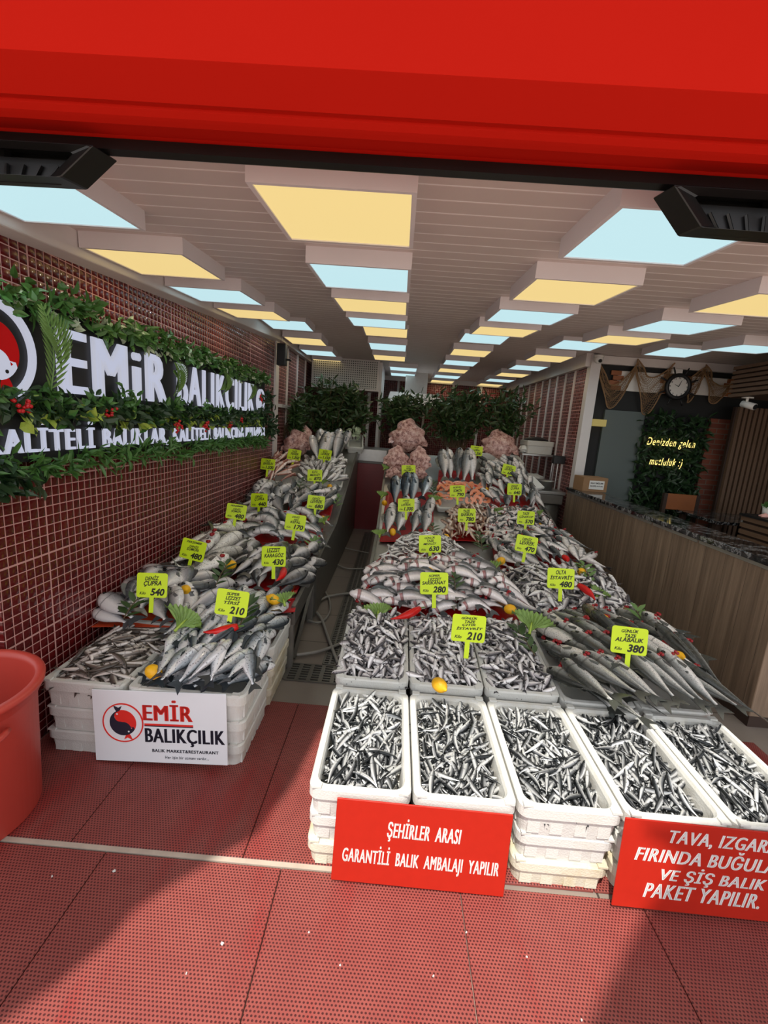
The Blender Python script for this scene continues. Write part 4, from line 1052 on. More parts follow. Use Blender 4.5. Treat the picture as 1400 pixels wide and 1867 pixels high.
pile(K['olta'], Q['olta'], 260, 105, 50, .10, 'headless horse mackerel heaped beside the counter under the OLTA İSTAVRİT 480 tag', 'fish', 'horse mackerel heap', seed=18, layers=1.8, roll=.6, pitch=.3, under=330)
flush_stuff('horse_mackerel', 'horse_mackerel_heap', 'lower layers of the horse mackerel heap beside the counter', 'fish')
pile(K['small_whiting'], Q['swh'], 190, 180, 40, .10, 'tiny curled whiting under the MEZGİT 630 tag', 'fish', 'tiny curled whiting', seed=19, layers=1.5, roll=.5, pitch=.2, under=160)
flush_stuff('small_whiting', 'small_whiting_heap', 'lower layers of tiny curled whiting in the right stall', 'fish')
pile(K['bass_mid'], Q['mid'], 0, 90, 4, .0, 'white bellied sea bass lined up under the LEVREK 1.300 tag', 'fish', 'bass in two rows', rows=(2, 4), seed=21, roll=.15, flip=.3, tilt=.55)
pile(K['bonito'], Q['bon'], 0, 90, 3, .0, 'dark blue bonito under the PALAMUT 850 tag', 'fish', 'bonito row', rows=(1, 4), seed=22, roll=.2, flip=.0, tilt=.55)
pile(K['tan_mullet'], Q['tan'], 150, 100, 24, .11, 'tan red mullet heaped under the BARBUN 780 tag', 'fish', 'tan mullet of the right stall', seed=23, layers=1.6, roll=.5, pitch=.25)
pile(K['bass_big'], Q['big'], 0, 90, 3, .0, 'large grey sea bass lined up before the middle bush', 'fish', 'large bass of the right stall', rows=(1, 5), seed=24, roll=.2, flip=0, tilt=.9)
pile(K['bass'], Q['rb'], 64, 105, 18, .08, 'sea bass in the long pile under the ÇUPRA 640 tag', 'fish', 'bass of the right stall', seed=25, layers=1.6, tilt=.3)
pile(K['silver'], Q['sil'], 150, 85, 50, .08, 'small silver bluefish under the ÇİNEKOP 570 tag', 'fish', 'small silver bluefish', seed=26, layers=1.6, roll=.5, pitch=.25)
pile(K['bass_gill'], Q['rbass'], 80, 112, 24, .08, 'sea bass with red gills under the LEVREK 470 tag', 'fish', 'gutted bass beside the counter', seed=27, layers=1.5, roll=.4)

# foam trays under single piles
def tray(Q_, label, hh=.06):
    P = quad3(Q_); c = (P[0]+P[1]+P[2]+P[3])/4; w_ = (P[1]-P[0]).length*.5+(P[2]-P[3]).length*.5; d_ = ((P[0]-P[3]).length+(P[1]-P[2]).length)/2
    me = crate_mesh(w_+.06, d_+.06, hh, .018, .03, .012, False); me.materials.append(MAT['foam'])
    c.x = max(c.x, XL+w_/2+.09); o = link('foam_tray', me, None); o.location = (c.x, c.y, h(c.y)-.028+.0); o.rotation_euler = (math.atan(slope(c.y)), 0, math.atan2((P[2]-P[3]).y, (P[2]-P[3]).x)*.5)
    tag(o, label, 'tray', 'foam trays on the stalls')
tray(Q['redm'], 'white foam tray holding the pink red mullet by the tiled wall')
tray(Q['tray'], 'white foam tray holding the lined up whiting near the aisle')
tray([(800, 905), (880, 905), (884, 930), (795, 930)], 'white foam tray holding the salmon slices')
tray([(880, 838), (942, 838), (944, 850), (878, 850)], 'white foam tray behind the bass near the scale', .1)
tray([(640, 800), (660, 800), (656, 822), (634, 822)], 'white foam tray at the rear end of the left stall', .09)

# salmon slices
def steak_mesh():
    n = 18; o_ = []; i_ = []
    for k in range(n+1):
        a = math.radians(-68+316*k/n); o_.append((.052*math.cos(a), .06*math.sin(a)+.004*math.cos(2*a))); i_.append((.02*math.cos(a), .026*math.sin(a)))
    poly = o_+i_[::-1]; m = MB(); m.prism(poly, -.011, .011, lambda a, b, d: (a, b, d)); a_ = m.mesh('salmon_slice')
    sk = MB(); p2 = [(x*1.035, y*1.035) for x, y in o_]; sk.prism(p2+o_[::-1], -.0112, .0112, lambda a, b, d: (a, b, d)); return a_, sk.mesh('skin')
sa, ss = steak_mesh(); sa.materials.append(MAT['salmon_flesh']); ss.materials.append(FM['salmon'])
rg = random.Random(4); P_ = quad3([(803, 890), (878, 892), (886, 926), (792, 924)])
for i, (u, v) in enumerate(samples(28, .5, .4, rg)):
    p = bil(P_, u, v); p.z = h(p.y)+.035+.02*rg.random()+heap_z(u, v, .05)
    o = bpy.data.objects.new('salmon_slice', sa); COL.objects.link(o); s2 = bpy.data.objects.new('skin', ss); COL.objects.link(s2); s2.parent = o
    o.matrix_world = frame(p, rg.uniform(0, 6), (rg.gauss(0, .25), -.7+rg.gauss(0, .25), 1)); tag(o, 'orange salmon slice in the tray under the SOMON 790 tag', 'fish slice', 'salmon slices')

# monkfish
def monk(px, py, w_, hgt, label, seed, dz=.0, dy=.0):
    c = S(px, py+hgt*.42, 0); dist = (c-Vector((0, 0, EYE))).length; R = w_/FPX*dist/2; Hh = hgt/FPX*dist/2
    c.x = max(c.x, XL+R*1.1+.02); rg = random.Random(seed); nu, nv = 36, 24; m = MB(); vs = []; fs = []
    for j in range(nv+1):
        ph = PI*j/nv
        for i in range(nu):
            th = 2*PI*i/nu; x, y, z = math.sin(ph)*math.cos(th), math.sin(ph)*math.sin(th), math.cos(ph)
            k = 1-.5*max(0, z)**1.3+.1*math.sin(PI*min(1, max(0, -z)))     # heart shaped, drawn in at the top
            q = Vector((x*k*R, y*k*R*.5, z*Hh))
            q *= 1+.14*noise.noise(Vector((x*1.3+seed*3, y*1.3, z*1.3)))+.035*noise.noise(Vector((x*4, y*4+seed, z*4)))
            q.x += .018*R/.15*math.sin(z*9+seed)*abs(x)
            if y < 0: q.y -= R*.10*math.exp(-((abs(x)-.45)**2)/.03)*(1-abs(z)) 
            vs.append(q)
    for j in range(nv):
        for i in range(nu): fs.append((j*nu+i, (j+1)*nu+i, (j+1)*nu+(i+1) % nu, j*nu+(i+1) % nu))
    m.add(vs, fs); o = m.build('monkfish', MAT['monk'], None, True)
    o.location = (c.x, c.y+.02+dy, c.z+Hh*.8+dz+dy*.3); o.rotation_euler = (-.3, rg.uniform(-.15, .15), rg.uniform(-.3, .3)); tag(o, label, 'fish', 'monkfish')
    for s_ in (1, -1):
        f = MB(); leaf(f, (s_*R*.8, -R*.1, -Hh*.3), (s_*.7, -.3, -.6), (0, -1, .2), R*.5, R*.45, .1, .1); f.build('side_fin', MAT['monk'], o)
monk(543, 772, 46, 48, 'pink mottled monkfish, topmost of the pile by the left bushes', 1, .10, .12)
monk(552, 804, 40, 46, 'pink mottled monkfish at the right of the pile by the left bushes', 2, .04)
monk(521, 808, 44, 50, 'large pink monkfish at the left of the pile by the left bushes', 3, .04, -.06)
monk(520, 836, 40, 26, 'flat pink monkfish lowest in the pile beside the tiled wall', 4)
monk(741, 806, 62, 64, 'large pink monkfish, topmost of the pile behind the bonito', 5, .06, .12)
monk(722, 836, 42, 48, 'pale pink monkfish at the left of the pile behind the bonito', 6, .03, -.06)
monk(762, 838, 40, 48, 'pale pink monkfish at the right of the pile behind the bonito', 7, .03, -.06)
monk(716, 862, 28, 24, 'small monkfish under the left side of the pile behind the bonito', 8)
monk(763, 862, 28, 24, 'small monkfish under the right side of the pile behind the bonito', 9)
monk(907, 814, 58, 52, 'round spotted monkfish alone in the foam tray near the scale', 10, .03)
# ------------------------------------------------------------------ price tags stuck into the fish
def card_outline(w_, h_, r, n=4):
    p = []
    for cx, cy, a0 in ((w_/2-r, -h_/2+r, -90), (w_/2-r, h_/2-r, 0), (-w_/2+r, h_/2-r, 90), (-w_/2+r, -h_/2+r, 180)):
        for i in range(n+1): a = math.radians(a0+90*i/n); p.append((cx+r*math.cos(a), cy+r*math.sin(a)))
    return p
CW, CH = .155, .122
cm_ = MB(); cm_.prism(card_outline(CW, CH, .012), 0, .003, lambda a, b, d: (a, d, b)); card_me = cm_.mesh('card'); card_me.materials.append(MAT['lime'])
sm_ = MB().box(-.011, .0005, -CH/2-.075, .011, .003, -CH/2+.004); stem_me = sm_.mesh('stem'); stem_me.materials.append(MAT['lime'])
def price_tag(px, py, lines, price, roll, label, where):
    # the card floats over the fish on its stem: find the point whose card centre falls on (px, py)
    k = 60.0
    for _ in range(3):
        p = S(px, py+k, .14); k = FPX*(CH/2+.06)/(p-Vector((0, 0, EYE))).length
    p = S(px, py+k, .14)
    root = empty('price_tag', p, 0, 'lime price tag reading %s %s%s' % (' '.join(lines), price, where), 'price tag', 'lime price tags')
    root.rotation_euler = (-.22, math.radians(roll), rgt.uniform(-.15, .15)); zc_ = CH/2+.06
    a = link('card', card_me, None, root); a.location = (0, 0, zc_)
    b = link('stem', stem_me, None, root); b.location = (0, 0, zc_)
    n = len(lines); zt = CH/2-.008; avail = CH-.012-.046; lh = avail/n
    for i, s_ in enumerate(lines):
        wdt = min(CW*.86, .0145*len(s_)*(1.0 if n < 3 else .85)*(1.25 if i == n-1 else 1))
        me, ww, hh = text_mesh(s_, wdt, lh*(.78 if i < n-1 or n == 1 else .88), .0006, .025, .25, name='writing')
        o = place_mesh('writing', me, MAT['ink'], root, (-ww/2+.004*(i % 2), -.0003, zc_+zt-lh*(i+1)+.002)); o.rotation_euler = (0, -.05, 0)
    me, ww, hh = text_mesh(price, min(.085, .024*len(price)), .036, .0006, .035, .2, name='price'); place_mesh('price', me, MAT['ink'], root, (CW/2-.012-ww, -.0003, zc_-CH/2+.010))
    me, ww, hh = text_mesh('Kilo', .032, .014, .0006, .015, .3, name='writing'); place_mesh('writing', me, MAT['ink'], root, (-CW/2+.016, -.0003, zc_-CH/2+.014))
rgt = random.Random(9)
TAGS = [(275, 1073, ['DENİZ', 'ÇUPRA'], '540', -3, ''), (416, 1103, ['SÜPER', 'LEZZET', 'TİRSİ'], '210', 3, ''), (343, 1005, ['PERŞEMBE', 'DENİZ', 'SOMON'], '480', 8, ', nearer one'),
 (426, 934, ['PERŞEMBE', 'DENİZ', 'SOMON'], '480', 6, ', farther one'), (498, 1016, ['LEZZET', 'KARAGÖZ'], '430', -6, ''), (534, 953, ['DENİZ', 'HAS', 'KEFAL'], '170', 4, ''), (573, 916, ['DENİZ', 'LEVREK'], '680', 4, ' in the left stall'),
 (471, 913, ['DENİZ', 'ÇUPRA'], '440', -4, ''), (486, 847, ['TAZE', 'BARBUN'], '1.500', 2, ''), (573, 867, ['KUTU', 'MEZGİT'], '870', -2, ''), (589, 829, ['KUTU', 'LEVREK'], '1.150', 4, ''), (533, 829, ['TAZE', 'FENER'], '1.350', 5, ''),
 (784, 992, ['GÜNLÜK', 'TAZE', 'MEZGİT'], '630', -4, ''), (791, 1065, ['SÜPER', 'LEZZET', 'SARIKANAT'], '280', -4, ''), (850, 1149, ['GÜNLÜK', 'TAZE', 'ÇITIR', 'İSTAVRİT'], '210', 2, ''), (1021, 1058, ['OLTA', 'İSTAVRİT'], '480', -3, ''),
 (954, 993, ['DENİZ', 'LEVREK'], '470', 6, ''), (1143, 1176, ['GÜNLÜK', 'TAZE', 'ALABALIK'], '380', 0, ''), (957, 945, ['TAZE', 'ÇİNEKOP'], '570', 0, ''), (937, 893, ['DENİZ', 'ÇUPRA'], '640', 0, ''), (923, 857, ['DENİZ', 'LEVREK'], '680', 10, ' near the scale'),
 (745, 858, ['TAZE', 'FENER', 'PALAMUT'], '850', -4, ''), (740, 921, ['DENİZ', 'DİP', 'LEVREK'], '1.300', -4, ''), (834, 896, ['NORVEÇ', 'SOMON'], '790', -4, ''), (850, 940, ['TAZE', 'BARBUN'], '780', -4, ''), (866, 822, ['DENİZ', 'DİP', 'LEVREK'], '1.200', 3, '')]
for a in TAGS: price_tag(a[0], a[1], a[2], a[3], a[4], '', a[5])

# ------------------------------------------------------------------ lemons, peppers, lettuce, bay twigs
lm = MB(); lm.lathe([(.0001, -.043), (.005, -.041), (.009, -.036), (.019, -.030), (.027, -.018), (.030, 0), (.027, .018), (.019, .030), (.009, .036), (.006, .042), (.0001, .044)], 20)
lemon_me = lm.mesh('lemon'); lemon_me.materials.append(MAT['lemon']); lemon_me.polygons.foreach_set('use_smooth', [True]*len(lemon_me.polygons))
def lemon(px, py, label, dz=.06, s_=1.0):
    p = S(px, py, dz); o = bpy.data.objects.new('lemon', lemon_me); COL.objects.link(o); o.location = p
    o.rotation_euler = (rgt.uniform(.9, 1.7), 0, rgt.uniform(0, 6)); o.scale = (s_,)*3; tag(o, 'yellow lemon '+label, 'lemon', 'lemons')
for px, py, lb in [(280, 1225, 'at the left front corner of the shad'), (338, 1076, 'among the sea trout right of the ÇUPRA 540 tag'), (421, 1030, 'beside the curled mullet left of the KARAGÖZ tag'), (498, 1093, 'beside the lettuce at the aisle edge of the left stall'),
 (556, 1004, 'by the bay leaves at the end of the curled mullet'), (601, 887, 'on the rim of the lined up whiting tray'), (588, 946, 'on the small bass at the aisle edge of the left stall'), (533, 843, 'below the FENER 1.350 tag'),
 (801, 1249, 'at the front of the middle horse mackerel crate'), (930, 1111, 'right of the curled bluefish'), (1100, 1129, 'between the horse mackerel heap and the trout'), (1235, 1198, 'beside the wooden counter above the trout'), (783, 1043, 'above the SARIKANAT 280 tag'),
 (913, 1023, 'left of the gutted bass'), (1060, 1043, 'on the counter side near the red pepper'), (886, 893, 'right of the salmon slices'), (919, 933, 'below the ÇUPRA 640 tag'), (962, 898, 'right of the ÇUPRA 640 tag'), (983, 958, 'right of the ÇİNEKOP tag'), (716, 970, 'in front of the lined up bass'), (812, 979, 'left of the tan mullet'), (701, 917, 'left of the LEVREK 1.300 tag')]:
    lemon(px, py, lb, {(338, 1076): .13, (421, 1030): .12, (1100, 1129): .13, (1235, 1198): .13, (783, 1043): .17, (913, 1023): .12, (1060, 1043): .13, (498, 1093): .11, (930, 1111): .09, (556, 1004): .1}.get((px, py), .065), 1.0 if py > 1000 else .95)

def pepper(px, py, ang, L, label, dz=.07):
    p = S(px, py, {402: .15, 509: .13, 1068: .15, 1029: .13, 738: .09}.get(px, dz)); m = MB(); n = 9; pts = []; rs_ = []
    for k in range(n+1):
        u = k/n; pts.append((L*(u-.5), .02*math.sin(u*2.6), 0)); rs_.append(.021*(.75+.4*math.sin(PI*min(1, u*1.25)))*(1-u**3*.85))
    m.tube(pts, rs_, 10); o = m.build('red_pepper', MAT['pepper'], None, True); o.matrix_world = frame(p, math.radians(ang), (0, -.2, 1))
    s_ = MB(); s_.tube([(-L*.5-.03, .012, .008), (-L*.5-.012, .004, .003), (-L*.5+.002, 0, 0)], [.003, .004, .012], 7); s_.build('stalk', MAT['stem_green'], o, True)
    tag(o, 'red pepper '+label, 'pepper', 'red peppers')
for a in [(402, 1146, 200, .15, 'lying on the shad below the TİRSİ 210 tag', ), (509, 1048, 262, .15, 'below the KARAGÖZ 430 tag'), (738, 1118, 215, .2, 'at the front left of the curled bluefish'), (1068, 1080, 280, .17, 'on the horse mackerel heap beside the counter'), (1029, 1019, 265, .09, 'on the gutted bass near the counter'),
          (948, 895, 235, .16, 'below the ÇUPRA 640 tag'), (897, 962, 300, .13, 'left of the small silver bluefish'), (868, 889, 20, .1, 'behind the salmon slices')]: pepper(*a)

def lettuce(px, py, size, label, dz=.075):
    size *= .78; p = S(px, py, {335: .13, 893: .13, 968: .11, 517: .1, 1090: .1}.get(px, dz)); m = MB(); nu, nv = 30, 9; vs = []; rg = random.Random(int(px*7+py))
    for j in range(nv+1):
        v = j/nv
        for i in range(nu+1):
            a = (i/nu-.5)*2.3*(.35+.65*v); r = size*(.12+.88*v)*(1+.05*math.sin(i*2.2+rg.random())*v)
            vs.append((r*math.sin(a), r*math.cos(a)-size*.5, size*.3*v*v+size*.16*v*math.sin(i*2.3+j*.9)+.02*abs(a)))
    fs = [(j*(nu+1)+i, j*(nu+1)+i+1, (j+1)*(nu+1)+i+1, (j+1)*(nu+1)+i) for j in range(nv) for i in range(nu)]
    k = len(vs); vs += [(x, y, z-.0015) for x, y, z in vs]; fs += [tuple(k+q for q in f[::-1]) for f in fs]; m.add(vs, fs)
    rb = MB(); rb.tube([(0, -size*.5, .002), (0, -size*.1, .008), (0, size*.3, size*.12)], [.008, .006, .002], 6)
    o = m.build('lettuce_leaf', MAT['lettuce'], None, True); rb.build('rib', MAT['plant_lime'], o, True)
    o.matrix_world = frame(p, rg.uniform(-.8, .8), (rg.uniform(-.3, .3), -.5, 1)); tag(o, 'frilled green lettuce leaf '+label, 'lettuce', 'lettuce leaves')
for a in [(335, 1136, .15, 'left of the TİRSİ 210 tag'), (517, 1096, .10, 'beside the lemon at the aisle edge of the left stall'), (690, 1118, .12, 'at the front left corner of the curled bluefish'), (893, 1040, .13, 'at the upper right of the curled bluefish'), (968, 1140, .16, 'between the horse mackerel crates and the trout'),
          (1090, 1085, .10, 'beside the red pepper at the counter side'), (590, 952, .10, 'under the lemon at the aisle edge near the small bass'), (560, 962, .08, 'right of the KEFAL 170 tag'), (588, 882, .09, 'beside the lemon in the lined up whiting'), (698, 905, .11, 'at the left edge above the lined up bass'), (790, 912, .12, 'right of the LEVREK 1.300 tag'),
          (693, 975, .10, 'at the left front corner of the lined up bass'), (908, 935, .11, 'left of the lemon below the ÇUPRA 640 tag'), (980, 940, .1, 'right of the ÇİNEKOP 570 tag'), (702, 855, .09, 'left of the PALAMUT 850 tag'), (617, 843, .09, 'beside the large bass in the left stall')]: lettuce(*a)

def twig(px, py, n, L, label, mat='laurel', dz=.07, ang=90, lean=.35):
    p = S(px, py, {393: .13, 437: .14, 1078: .11, 830: .16, 225: .13}.get(px, dz)); m = MB(); rg = random.Random(int(px+py*3)); sl = slope(p.y)
    st = MB(); end = Vector((math.cos(math.radians(ang))*L, math.sin(math.radians(ang))*L, L*sl+L*lean)); st.tube([(0, 0, 0), tuple(end*.5+Vector((0, 0, .01))), tuple(end)], .0028, 5)
    for k in range(n):
        u = (k+.5)/n; b = end*u; a = math.radians(ang)+(1 if k % 2 else -1)*rg.uniform(.5, 1.1)
        leaf(m, b, (math.cos(a), math.sin(a), .25+sl*.5+rg.uniform(-.1, .3)), (0, 0, 1), rg.uniform(.07, .1), rg.uniform(.032, .042), .12, .08)
    leaf(m, end, end, (0, 0, 1), .08, .035)
    o = m.build('bay_twig', MAT[mat], None, True); o.location = p; st.build('stem', MAT['twig'], o); tag(o, 'sprig of bay leaves '+label, 'bay leaves', 'bay leaf sprigs')
for a in [(225, 1128, 7, .12, 'spread on the bream under the ÇUPRA 540 tag', 'laurel'), (393, 1068, 8, .16, 'above the TİRSİ 210 tag', 'laurel'), (437, 1142, 8, .14, 'on the shad right of the TİRSİ 210 tag', 'laurel'), (566, 1008, 7, .14, 'at the aisle edge beside the curled mullet', 'laurel_light'), (366, 1000, 6, .13, 'between the two piles of large sea trout', 'laurel'),
          (265, 1035, 3, .1, 'at the tiled wall above the bream', 'laurel_light'), (1078, 1062, 8, .16, 'beside the lemon at the counter above the orange sheet', 'laurel_light'), (1180, 1150, 7, .14, 'at the counter above the trout', 'laurel_light'), (975, 1195, 9, .22, 'hanging between the horse mackerel crates and the trout', 'laurel', .06, 100, .05),
          (880, 1005, 10, .2, 'above the curled bluefish near the gutted bass', 'laurel'), (970, 915, 6, .13, 'at the right rail near the scale', 'laurel'), (790, 905, 8, .18, 'between the bonito and the salmon slices', 'laurel'), (545, 895, 5, .14, 'between the two foam trays of the left stall', 'laurel'), (612, 925, 5, .12, 'at the aisle edge near the small bass', 'laurel_light'),
          (790, 975, 6, .12, 'right of the lined up bass', 'laurel'), (830, 1075, 5, .1, 'on the curled bluefish right of the SARIKANAT tag', 'laurel')]: twig(*a)

# ------------------------------------------------------------------ bundles of bay branches behind the fish
def bush(px, py, Y, wd, ht, n, label, seed):
    base = on_y(px, py, Y); rg = random.Random(seed)
    m = MB(); st = MB()
    for k in range(n):
        tx, ty = rg.gauss(0, wd*.45), rg.uniform(-.22, .15); tz = ht*rg.uniform(.55, 1.05)*(1-.25*abs(tx)/wd)
        b0 = Vector((rg.uniform(-.08, .08)+tx*.25, 0, -.05)); e = Vector((tx, ty, tz)); c = b0.lerp(e, .5)+Vector((tx*-.1, 0, .06)); st.tube([b0, c, e], [.005, .004, .002], 5)
        for q in range(22):
            u = .22+.78*q/21; pt = b0.lerp(c, u*2) if u < .5 else c.lerp(e, u*2-1)
            pt.x = max(pt.x, XL+.17-base.x); d = Vector((rg.gauss(0, 1), rg.gauss(0, 1), rg.gauss(.35, .7)))
            leaf(m, pt, d, rnd_dir((0, -.6, .8)), rg.uniform(.085, .135), rg.uniform(.03, .045), .12, .1)
    root = empty('bay_bundle', base, 0, label, 'bay branches', 'bundles of bay branches')
    f = m.build('foliage', MAT['laurel'], root); f['kind'] = 'stuff'; st.build('branches', MAT['twig'], root)
bush(512, 800, 5.9, .26, .55, 34, 'bundle of dark bay branches at the end of the lit sign', 1)
bush(592, 800, 6.45, .5, .82, 62, 'bundle of bay branches behind the left monkfish and large bass', 2)
bush(640, 800, 6.6, .36, .74, 50, 'bundle of bay branches at the rear end of the left stall by the aisle', 3)
bush(735, 800, 6.6, .5, .66, 56, 'bundle of bay branches behind the right monkfish pile', 4)
bush(830, 810, 6.5, .75, .78, 100, 'largest bundle of bay branches in the middle of the right stall', 5)
bush(915, 812, 6.4, .36, .80, 48, 'bundle of bay branches at the right rail near the metal rack', 6)
p = on_y(648, 802, 6.35); m = MB()
for _ in range(40): leaf(m, Vector((random.gauss(0, .06), random.gauss(0, .06), random.uniform(0, .14))), rnd_dir((0, 0, .6)), rnd_dir(), .07, .05)
o = m.build('white_edged_plant', MAT['blossom'], None); o.location = p; tag(o, 'small plant with pale leaves in the tray at the end of the left stall', 'plant')
# ------------------------------------------------------------------ red bucket
bx, by = -1.47, 1.325
root = empty('bucket', (bx, by, .013), 0, 'large red brown plastic bucket beside the tiled wall at the left edge', 'bucket')
RB, RT, HB = .235, .258, .50
m = MB(); m.lathe([(.0001, 0), (RB, 0), (RB+.004, .004), (RT-.008, HB-.06), (RT-.004, HB-.055), (RT+.002, HB-.05), (RT+.004, HB-.02), (RT+.018, HB-.018), (RT+.02, HB), (RT+.012, HB+.005), (RT-.01, HB+.003), (RT-.014, HB-.02), (RB-.006, .012), (.0001, .01)], 56)
o = m.build('tub', MAT['bucket'], root, True)
hd = MB(); a0 = math.radians(-28)
pts = [((RT+.012+.035*math.sin(PI*k/8))*math.cos(a0-.28+.56*k/8), (RT+.012+.035*math.sin(PI*k/8))*math.sin(a0-.28+.56*k/8), HB-.085) for k in range(9)]
hd.tube(pts, .011, 6); hd.build('handle', MAT['bucket'], root, True)
hd2 = MB(); hd2.tube([(-x, -y, z) for x, y, z in pts], .011, 6); hd2.build('handle', MAT['bucket'], root, True)

# ------------------------------------------------------------------ wooden half wall with marble top
XC = 2.05
root = empty('counter', (XC, 3.8, 0), 0, 'long half wall clad in brown wood boards with black marble top on the right', 'counter')
def C_(o): o.location = (-XC, -3.8, 0); return o
C_(MB().box(XC, 2.28, .07, XC+.2, 5.34, .905).build('cladding', MAT['counter_wood'], root, bevel=.003, seg=1))
C_(MB().box(XC+.012, 2.292, 0, XC+.19, 5.33, .07).build('plinth', MAT['dark_wood'], root))
C_(MB().box(XC-.02, 2.24, .905, XC+.25, 5.345, .94).build('marble_top', MAT['marble'], root, bevel=.004, seg=2))
tr = MB()
for a, b in ((2.3, 2.95), (2.97, 3.5), (3.53, 4.1), (4.13, 4.7), (4.72, 5.3)): tr.box(XC-.006, a, .882, XC, b, .905)
C_(tr.build('edge_trim', MAT['steel'], root))
# carton with notice on the counter
p = Vector((2.19, 5.1, .94)); root = empty('cardboard_box', p, .1, 'brown cardboard box with a white notice at the far end of the marble top', 'box')
MB().box(-.13, -.11, 0, .15, .11, .16).build('carton', MAT['cardboard'], root, bevel=.003)
MB().box(-.06, -.114, .03, .11, -.11, .125).build('notice', MAT['paper'], root)
for k, s_ in enumerate(('BALIK TEMİZLEME', 'BAHŞİŞ KUTUSU')):
    me, ww, hh = text_mesh(s_, .145, .022, .0006, .03, name='writing'); place_mesh('writing', me, MAT['ink'], root, (-.047, -.1142, .09-.035*k))

# ------------------------------------------------------------------ dining room beyond the half wall
YR = 5.5
tag(MB().box(XR+.1, YR, 0, XE, YR+.12, 2.7).build('wall_dining_back', MAT['dark_wall']), kind='structure')
tag(MB().box(XE, 1.2, 0, XE+.12, YR, 2.7).build('wall_dining_right', MAT['dark_wall']), kind='structure')
tag(MB().box(XR+.09, YR-.05, 2.37, XE, YR, 2.46).build('trim_dining_cornice', MAT['white_paint']), kind='structure')
def on(px, py, d=.0): return on_y(px, py, YR-d)
a, b = on(1101, 747), on(1140, 912); tag(MB().box(a.x, YR-.04, 0, 2.86, YR-.001, a.z).build('wall_panel', MAT['grey_panel']), kind='structure')
a, b = on(1290, 763), on(1325, 763); tag(MB().box(a.x, YR-.06, 0, b.x+.02, YR-.001, a.z).build('pillar_brick', MAT['brick']), kind='structure')
# living wall
m = MB(); rg = random.Random(2)
root = empty('plant_wall', (3.2, YR-.05, 1.3), 0, 'dark artificial plant wall behind the glowing words', 'plant wall')
bb = MB().box(-.34, .03, -1.25, .40, .049, .55).build('backing', MAT['black'], root)
for _ in range(1500):
    c = Vector((rg.uniform(-.36, .40), rg.uniform(-.05, .03), rg.uniform(-1.1, .56))); leaf(m, c, rnd_dir((0, -.7, -.1)), rnd_dir((0, -1, .3)), rg.uniform(.07, .13), rg.uniform(.025, .05))
f = m.build('foliage', MAT['plant_dark'], root); f['kind'] = 'stuff'
root = empty('neon_sign', (3.2, YR-.13, 1.4), 0, 'glowing yellow handwritten words Denizden gelen mutluluk on the plant wall', 'neon sign')
def neon(body, A, B, hgt, nm):
    a, b = on_y(*A, YR-.13), on_y(*B, YR-.13); me, ww, hh = text_mesh(body, abs(b.x-a.x), hgt, .004, 0.0, .2, 1.2, name='lettering')
    o = place_mesh('lettering', me, MAT['neon'], root, (a.x-3.2, 0, min(a.z, a.z)-1.4-hgt*.5))
neon('Denizden gelen', (1180, 806), (1268, 806), .115, 0); neon('mutluluk :)', (1184, 842), (1244, 842), .115, 1)
# framed boards behind the net
def whiteboard(A, B, label):
    a, b = on(*A), on(*B); root = empty('wall_board', ((a.x+b.x)/2, YR-.02, (a.z+b.z)/2), 0, label, 'wall board', 'boards under the ceiling of the dining room'); w_, h_ = abs(b.x-a.x)/2, abs(a.z-b.z)/2
    MB().box(-w_, 0, -h_, w_, .019, h_).build('panel', MAT['ceramic'], root, bevel=.003)
    for s_ in (-1, 1):
        pl = MB()
        for k, o_ in enumerate((0, .03, -.01, .02)): z = -h_+2*h_*k/4; pl.box(s_*w_-.07+o_*s_, -.015, z+.002, s_*w_+.05+o_*s_, -.001, z+h_/2-.003)
        pl.build('wood_planks', MAT['orange_wood'], root, bevel=.003)
whiteboard((1127, 676), (1210, 718), 'white board with rough orange wood ends left of the wheel clock')
whiteboard((1255, 686), (1325, 724), 'white board with rough orange wood ends right of the wheel clock')
# fishing nets in swags
def net(pins, drops, label, seed):
    P = [on_y(x, y, YR-.07) for x, y in pins]; D = [d for d in drops]
    root = empty('fishing_net', P[0], 0, label, 'fishing net', 'fishing nets over the dining room'); m = MB(); rp = MB()
    cols = []; nv = 14
    for s_ in range(len(P)-1):
        n = 16
        for i in range(n+(1 if s_ == len(P)-2 else 0)):
            u = i/n; top = P[s_].lerp(P[s_+1], u); sag = D[s_][0]*4*u*(1-u); low = D[s_][1]*(math.sin(PI*u)*.75+.25)
            tp = top+Vector((0, -.015*math.sin(u*9), -sag)); cols.append([(tp-Vector((0, 0, low*v/nv+.0))+Vector((.012*math.sin(v*1.3+u*8), -.02*math.sin(u*14+v*.4), 0)))-P[0] for v in range(nv+1)])
    for i in range(len(cols)-1):
        for v in range(nv):
            a, b = (cols[i][v], cols[i+1][v+1]), (cols[i+1][v], cols[i][v+1])
            m.tube(a, .0019, 3, False); m.tube(b, .0019, 3, False)
    rp.tube([c[0] for c in cols], .008, 6); rp.tube([c[-1] for c in cols], .006, 6)
    m.build('mesh', MAT['net'], root); rp.build('rope', MAT['net'], root)
net([(1094, 664), (1163, 655), (1226, 662)], [(.26, .26), (.18, .42)], 'tan fishing net hung in swags left of the wheel clock', 1)
net([(1250, 690), (1287, 665), (1330, 700)], [(.04, .30), (.10, .22)], 'tan fishing net hung in swags right of the wheel clock', 2)
